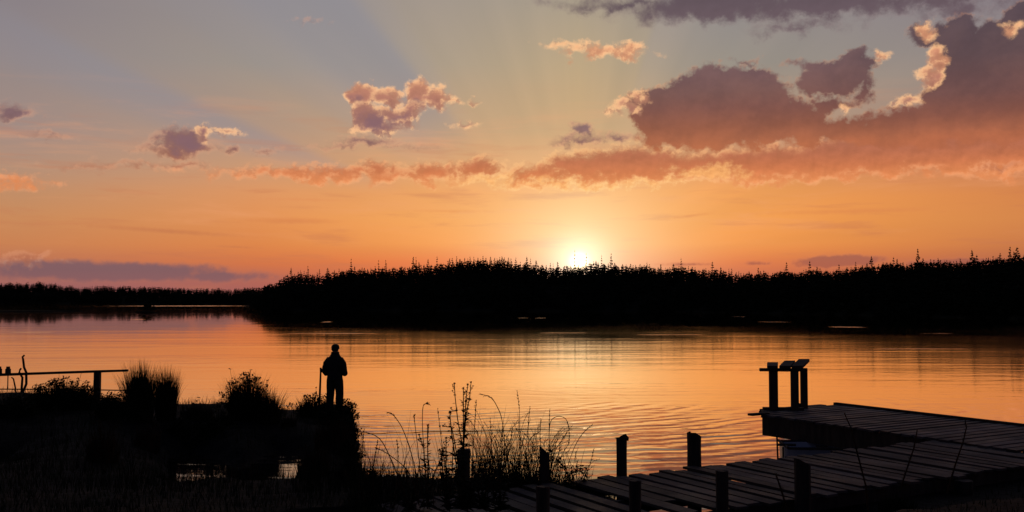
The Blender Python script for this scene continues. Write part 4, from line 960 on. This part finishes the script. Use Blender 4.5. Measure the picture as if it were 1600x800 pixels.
stems = [
 ([(655,790),(650,740),(640,700),(628,668),(614,648),(606,645)], 'arching grass stem bowing left at its tip, left of the thistle'),
 ([(640,790),(620,740),(600,695),(585,680),(565,675),(548,677)], 'long low grass stem arching far left over the water'),
 ([(660,780),(655,720),(648,660),(647,650)], 'straight stem with dense narrow head left of the thistle'),
 ([(668,790),(662,700),(660,660),(661,636),(665,631),(671,632)], 'thin stem hooked right at the tip left of the thistle'),
 ([(655,790),(640,740),(610,712),(588,700)], 'low bent stem crossing to the left'),
 ([(678,790),(672,740),(668,700),(670,665)], 'upright stem with narrow spike nearest left of the thistle'),
 ([(735,790),(738,720),(742,660),(744,627)], 'straight leaf blade rising just right of the thistle'),
 ([(770,790),(788,720),(785,660),(775,632),(765,620),(750,616)], 'long thin stem arching left over the thistle'),
 ([(782,790),(783,740),(784,700),(786,664)], 'dark narrow cattail like spike right of the thistle'),
 ([(800,790),(812,720),(812,660),(811,635),(808,612)], 'tallest upright grass spike in the middle of the weeds'),
 ([(826,790),(826,720),(825,670),(828,637)], 'thin upright stem with sparse head between tall spike and post'),
 ([(760,790),(765,740),(768,700),(766,655)], 'thin straight stem midway between thistle and cattail spike'),
 ([(790,800),(815,740),(823,700),(832,682),(843,675)], 'stem curving right toward the first back post'),
 ([(855,790),(862,720),(858,690),(860,660),(870,651),(882,653),(888,665),(889,690),(882,703)], 'grass stem curling over in a hoop right of the first back post'),
 ([(850,790),(860,740),(868,704),(878,688),(886,675)], 'feathery grass plume leaning right under the hoop'),
 ([(870,790),(885,735),(897,700),(910,678),(925,664)], 'long grass plume leaning right, rightmost of the weeds'),
 ([(858,750),(858,700),(858,672),(859,640)], 'thin vertical stem behind the first back post'),
 ([(845,790),(846,720),(844,680),(845,656)], 'short thin stem just left of the first back post'),
 ([(700,790),(695,730),(690,690),(684,640)], 'leaning thin stem left side of the thistle'),
 ([(560,780),(562,740),(566,700),(569,672)], 'short upright stem near the sedge at the bank corner'),
 ([(585,785),(583,750),(586,715),(590,690)], 'slender stem over the ripples right of the bank corner'),
 ([(615,790),(620,750),(622,715),(620,688)], 'slender stem midway between bank corner and thistle'),
 ([(900,780),(912,750),(922,725),(928,702)], 'small hooked stem beyond the bramble leaves'),
 ([(730,800),(745,760),(765,730),(795,695),(800,670)], 'coarse stem slanting right across the weeds'),
]
for pts, lab in stems: grass_stem(pts, lab, head=.38)
# dense mixed low grass under them (uncountable)
m = MB()
for i in range(6500):
    px = random.choice([random.uniform(545, 860), random.uniform(690, 860), random.uniform(560, 920)]); Yd = random.uniform(12.0, 14.5)
    if 858 < px and Yd > 13.2: Yd = 12.6
    if px > 740: Yd = random.uniform(12.5, 16.2)
    base = at_y(px, 795, Yd)
    if on_deck(base[0], Yd): continue
    zg = min(ground_z(base[0], Yd), 1.2); hmax = tab([(545, .85), (600, .95), (680, 1.15), (760, 1.2), (850, 1.0), (925, .5)], px); h = hmax * random.random() ** 2.2 + .34
    m.blade((base[0], Yd, zg - .05), h, h * random.uniform(.05, .45), random.choice([0, 3.14]) + random.uniform(-.9, .9), random.uniform(.008, .018), n=5, droop=random.uniform(0, .3))
for i in range(520):                        # thin seeding stalks mixed in
    px = random.choice([random.uniform(560, 860), random.uniform(640, 850), random.uniform(840, 915)]); Yd = random.uniform(11.9, 13.4)
    if px > 740: Yd = random.uniform(12.5, 16.0)
    base = at_y(px, 800, Yd)
    if on_deck(base[0], Yd): continue
    zg = min(ground_z(base[0], Yd), 1.2); h = tab([(545, .7), (640, 1.25), (720, 1.5), (830, 1.4), (915, .85)], px) * random.uniform(.5, 1.0) ** 1.2
    side = random.choice([-1, 1]) * random.uniform(.02, .45) * h; k_ = random.uniform(1.6, 3.2); dr = random.uniform(0, .22) * h
    P = [(base[0] + side * (j_ / 7) ** k_, Yd + random.uniform(-.01, .01), zg + h * (j_ / 7) - dr * (j_ / 7) ** 6 + random.uniform(-.004, .004)) for j_ in range(8)]
    m.tube(P, [random.uniform(.0038, .0070) * (1 - .07 * j_) for j_ in range(8)], 3, cap=False)
    if random.random() < .7:
        for c in range(random.randint(8, 22)):
            t_ = random.uniform(.68, 1) * 7; j_ = min(int(t_), 6); p_ = Vector(P[j_]).lerp(Vector(P[j_ + 1]), t_ - j_); m.leaf(p_, (random.gauss(0, .5), random.gauss(0, .5), 1), random.uniform(.014, .034), .009)
    if random.random() < .5:
        for c in range(5):
            t_ = random.uniform(.1, .6) * 7; j_ = min(int(t_), 6); p_ = Vector(P[j_]).lerp(Vector(P[j_ + 1]), t_ - j_); m.leaf(p_, (random.gauss(0, 1), random.gauss(0, .5), .5), random.uniform(.05, .13), .014)
for i in range(600):
    px = random.uniform(470, 600); Yd = random.uniform(14.5, 18.5); x = (px - 800) / F * Yd
    if scatter_ok(x, Yd) < -.2: continue
    h = random.uniform(.2, .75); m.blade((x, Yd, ground_z(x, Yd) - .03), h, h * random.uniform(.05, .4), random.uniform(0, 6.28), .010, n=4, droop=.1)
tag(m.build('undergrowth', M['rush']), 'tangle of thin grass blades along the foreground bank edge', 'undergrowth', kind='stuff')

def weed(px, py, Yd, stalks, label, name='thistle_plant', leafsz=.075, cat='plant', group=None, spread=.02, leafn=14, bushy=0):
    b = Vector(at_y(px, py, Yd)); o = empty(name, b); tag(o, label, cat, group); st = MB(); lf = MB(); hd = MB()
    for pts in stalks:
        P = [Vector(at_y(q[0], q[1], Yd + random.uniform(-.05, .05))) - b for q in pts]; st.tube(P, [.010 * (1 - .6 * i / len(P)) for i in range(len(P))], 5)
        L = sum((P[i + 1] - P[i]).length for i in range(len(P) - 1))
        for c in range(int(leafn * 1.7)):
            t = random.random() ** 1.6; i = min(int(t * (len(P) - 1)), len(P) - 2); u = t * (len(P) - 1) - i; p = P[i].lerp(P[i + 1], u); a = random.uniform(0, 6.28)
            lf.leaf(p, (math.cos(a), math.sin(a), random.uniform(-.2, .9)), leafsz * random.uniform(.7, 1.8) * (1.25 - t), leafsz * .55)
        tip = P[-1]
        for c in range(10): hd.leaf(tip + Vector((0, 0, -.01)), (random.gauss(0, .5), random.gauss(0, .5), 1), .034, .014)
        if len(P) > 3:
            for c in range(3):
                q_ = P[-2].lerp(P[-1], random.uniform(0, .7)); e = q_ + Vector((random.choice([-1, 1]) * random.uniform(.02, .045), 0, random.uniform(.01, .04))); st.tube([q_, e], .003, 4)
                for w_ in range(6): hd.leaf(e, (random.gauss(0, .6), random.gauss(0, .6), 1), .024, .011)
    st.build('stalk', M['dry'], o); lf.build('leaves', M['leaf'], o); hd.build('seed_heads', M['dry'], o); return o
weed(722, 795, 12.7, [[(722,795),(721,740),(723,700),(715,655),(711,620),(710,600)], [(722,790),(724,700),(724,660),(724,625),(724,608)], [(722,790),(725,690),(728,650),(734,620),(736,598)], [(724,700),(726,660),(728,625),(731,601)],
      [(720,790),(712,720),(706,680),(703,650),(704,643),(714,642)], [(718,795),(716,730),(712,700),(706,668),(692,666)]], 'tall seeding thistle with knobbly heads rising from the plain post at left', leafn=22)
weed(668, 795, 12.9, [[(668,795),(669,740),(668,700),(668,665)], [(668,790),(664,730),(662,700),(655,680)], [(668,790),(678,740),(690,715),(694,700)]], 'shorter leafy weed left of the tall thistle', 'dock_plant', .08, leafn=26)
weed(698, 795, 12.5, [[(698,795),(697,750),(697,710),(697,685)], [(698,795),(692,745),(690,712),(691,702)], [(700,795),(706,745),(708,700)]], 'dense leafy dock between the short weed and the thistle', 'dock_plant', .085, leafn=30)
weed(755, 795, 12.6, [[(755,795),(752,750),(760,725),(785,720)], [(755,795),(760,760),(775,735),(790,728)], [(752,795),(745,755),(742,730)]], 'leafy weed bending right beside the plain post', 'dock_plant', .08, leafn=30)
weed(728, 795, 12.4, [[(728,795),(727,760),(724,730),(721,700)], [(728,795),(736,755),(740,722)], [(726,795),(716,760),(711,735)], [(730,795),(738,770),(748,748)]], 'broad leafy weed wrapped round the plain post under the thistle', 'dock_plant', .09, leafn=44)
weed(640, 798, 12.8, [[(640,798),(638,765),(634,735)], [(640,798),(648,762),(652,742)], [(640,798),(630,770),(622,756)]], 'leafy weed between the low weed and the short weed', 'dock_plant', .075, leafn=34)
weed(782, 798, 12.5, [[(782,798),(780,765),(776,742)], [(782,798),(790,765),(797,748)], [(782,798),(772,770),(768,756)]], 'short leafy weed below the cattail spike', 'dock_plant', .08, leafn=36)
weed(838, 798, 15.0, [[(838,798),(836,765),(832,735)], [(838,798),(846,765),(854,742)], [(838,798),(828,765),(822,745)]], 'short leafy weed just left of the first back post', 'dock_plant', .07, leafn=30)
weed(815, 795, 14.9, [[(815,795),(812,760),(806,735),(798,722)], [(815,795),(822,755),(824,725),(822,708)], [(815,795),(830,760),(838,735)], [(812,795),(800,765),(795,745)]], 'bushy leafy weed left of the first back post', 'dock_plant', .085, leafn=34)
weed(612, 800, 13.2, [[(612,800),(610,770),(606,745)], [(612,800),(620,770),(628,752)]], 'low leafy weed at the left start of the foreground weeds', 'dock_plant', .07, leafn=24)
def bramble():
    b = Vector(at_y(868, 790, 14.9)); o = empty('bramble_bush', b); tag(o, 'rounded leafy bramble at the foot of the first back post', 'bush'); st = MB(); lf = MB()
    arms = [[(868,790),(878,760),(890,740),(905,732),(918,731)], [(868,790),(880,765),(888,745),(880,730),(870,716)], [(868,790),(870,765),(862,750)], [(868,790),(890,770),(905,755),(915,748)], [(870,790),(888,770),(898,758)], [(868,790),(880,770),(893,740),(906,735),(915,741)], [(868,790),(884,760),(894,748)]]
    for pts in arms:
        P = [Vector(at_y(q[0], q[1], 14.9 + random.uniform(-.15, .15))) - b for q in pts]; st.tube(P, .005, 4)
        for c in range(62):
            t = random.uniform(.3, 1); i = min(int(t * (len(P) - 1)), len(P) - 2); p = P[i].lerp(P[i + 1], t * (len(P) - 1) - i) + Vector((random.gauss(0, .025), random.gauss(0, .05), random.gauss(0, .025)))
            lf.leaf(p, (random.gauss(0, 1), random.gauss(0, 1), random.gauss(.1, .5)), random.uniform(.04, .075), .042)
    st.build('stalk', M['dry'], o); lf.build('leaves', M['leaf'], o)
bramble()
# dead canes in front of the pier
def cane(pts, Yd, label):
    P = [Vector(at_y(p[0], p[1], Yd)) for p in pts]; o = empty('dead_cane', P[0]); tag(o, label, 'stem', 'dead canes rising before the pier'); m = MB(); m.tube([p - P[0] for p in P], [.011, .010, .009, .007, .005][:len(P)] if len(P) < 6 else .008, 5); m.build('stalk', M['dry'], o)
    lf = MB()
    for i in range(40):
        t = random.random(); k = min(int(t * (len(P) - 1)), len(P) - 2); p = P[k].lerp(P[k + 1], t * (len(P) - 1) - k) - P[0]; lf.leaf(p, (random.gauss(0, 1), random.gauss(0, 1), .6), random.uniform(.02, .045), .014)
    lf.build('leaves', M['dry'], o)
cane([(1358,820),(1353,760),(1340,710),(1330,670),(1319,645)], 10.2, 'dead cane leaning left across the middle of the walkway')
cane([(1408,760),(1418,730),(1428,700),(1433,672)], 12.2, 'short dead cane at the corner where walkway meets pier')
cane([(1480,770),(1493,725),(1505,690),(1510,668),(1508,655)], 11.8, 'dead cane bending over the pier decking, rightmost one')
cane([(1235,815),(1222,770),(1212,740)], 10.6, 'short dead cane left of the broken front post')

# plants standing on the dark bank in front of the walkway
def dark_weeds():
    pass
for (px, py, h, r, lab) in [(1215, 815, 26, 30, 'low dark grass clump before the walkway, left of the short dead cane'), (1310, 812, 34, 40, 'low dark grass clump before the walkway middle'), (1400, 800, 40, 36, 'dark grass clump under the corner of walkway and pier'), (1060, 830, 30, 34, 'dark grass clump at the bottom edge before the walkway')]:
    tussock(px, py, h, r, 200, lab, 'dark grass clumps before the walkway', 'rush', name='grass_clump', fan=.5)

# ------------------------------------------------------------------ render settings
scene.view_settings.view_transform = 'Standard'; scene.view_settings.look = 'None'; scene.view_settings.exposure = 0; scene.view_settings.gamma = 1
scene.cycles.max_bounces = 6; scene.cycles.diffuse_bounces = 2; scene.cycles.glossy_bounces = 4
scene.cycles.use_denoising = True; scene.cycles.denoiser = 'OPENIMAGEDENOISE'; scene.cycles.sample_clamp_indirect = 3; scene.cycles.sample_clamp_direct = 3
print('skyline trees', used)
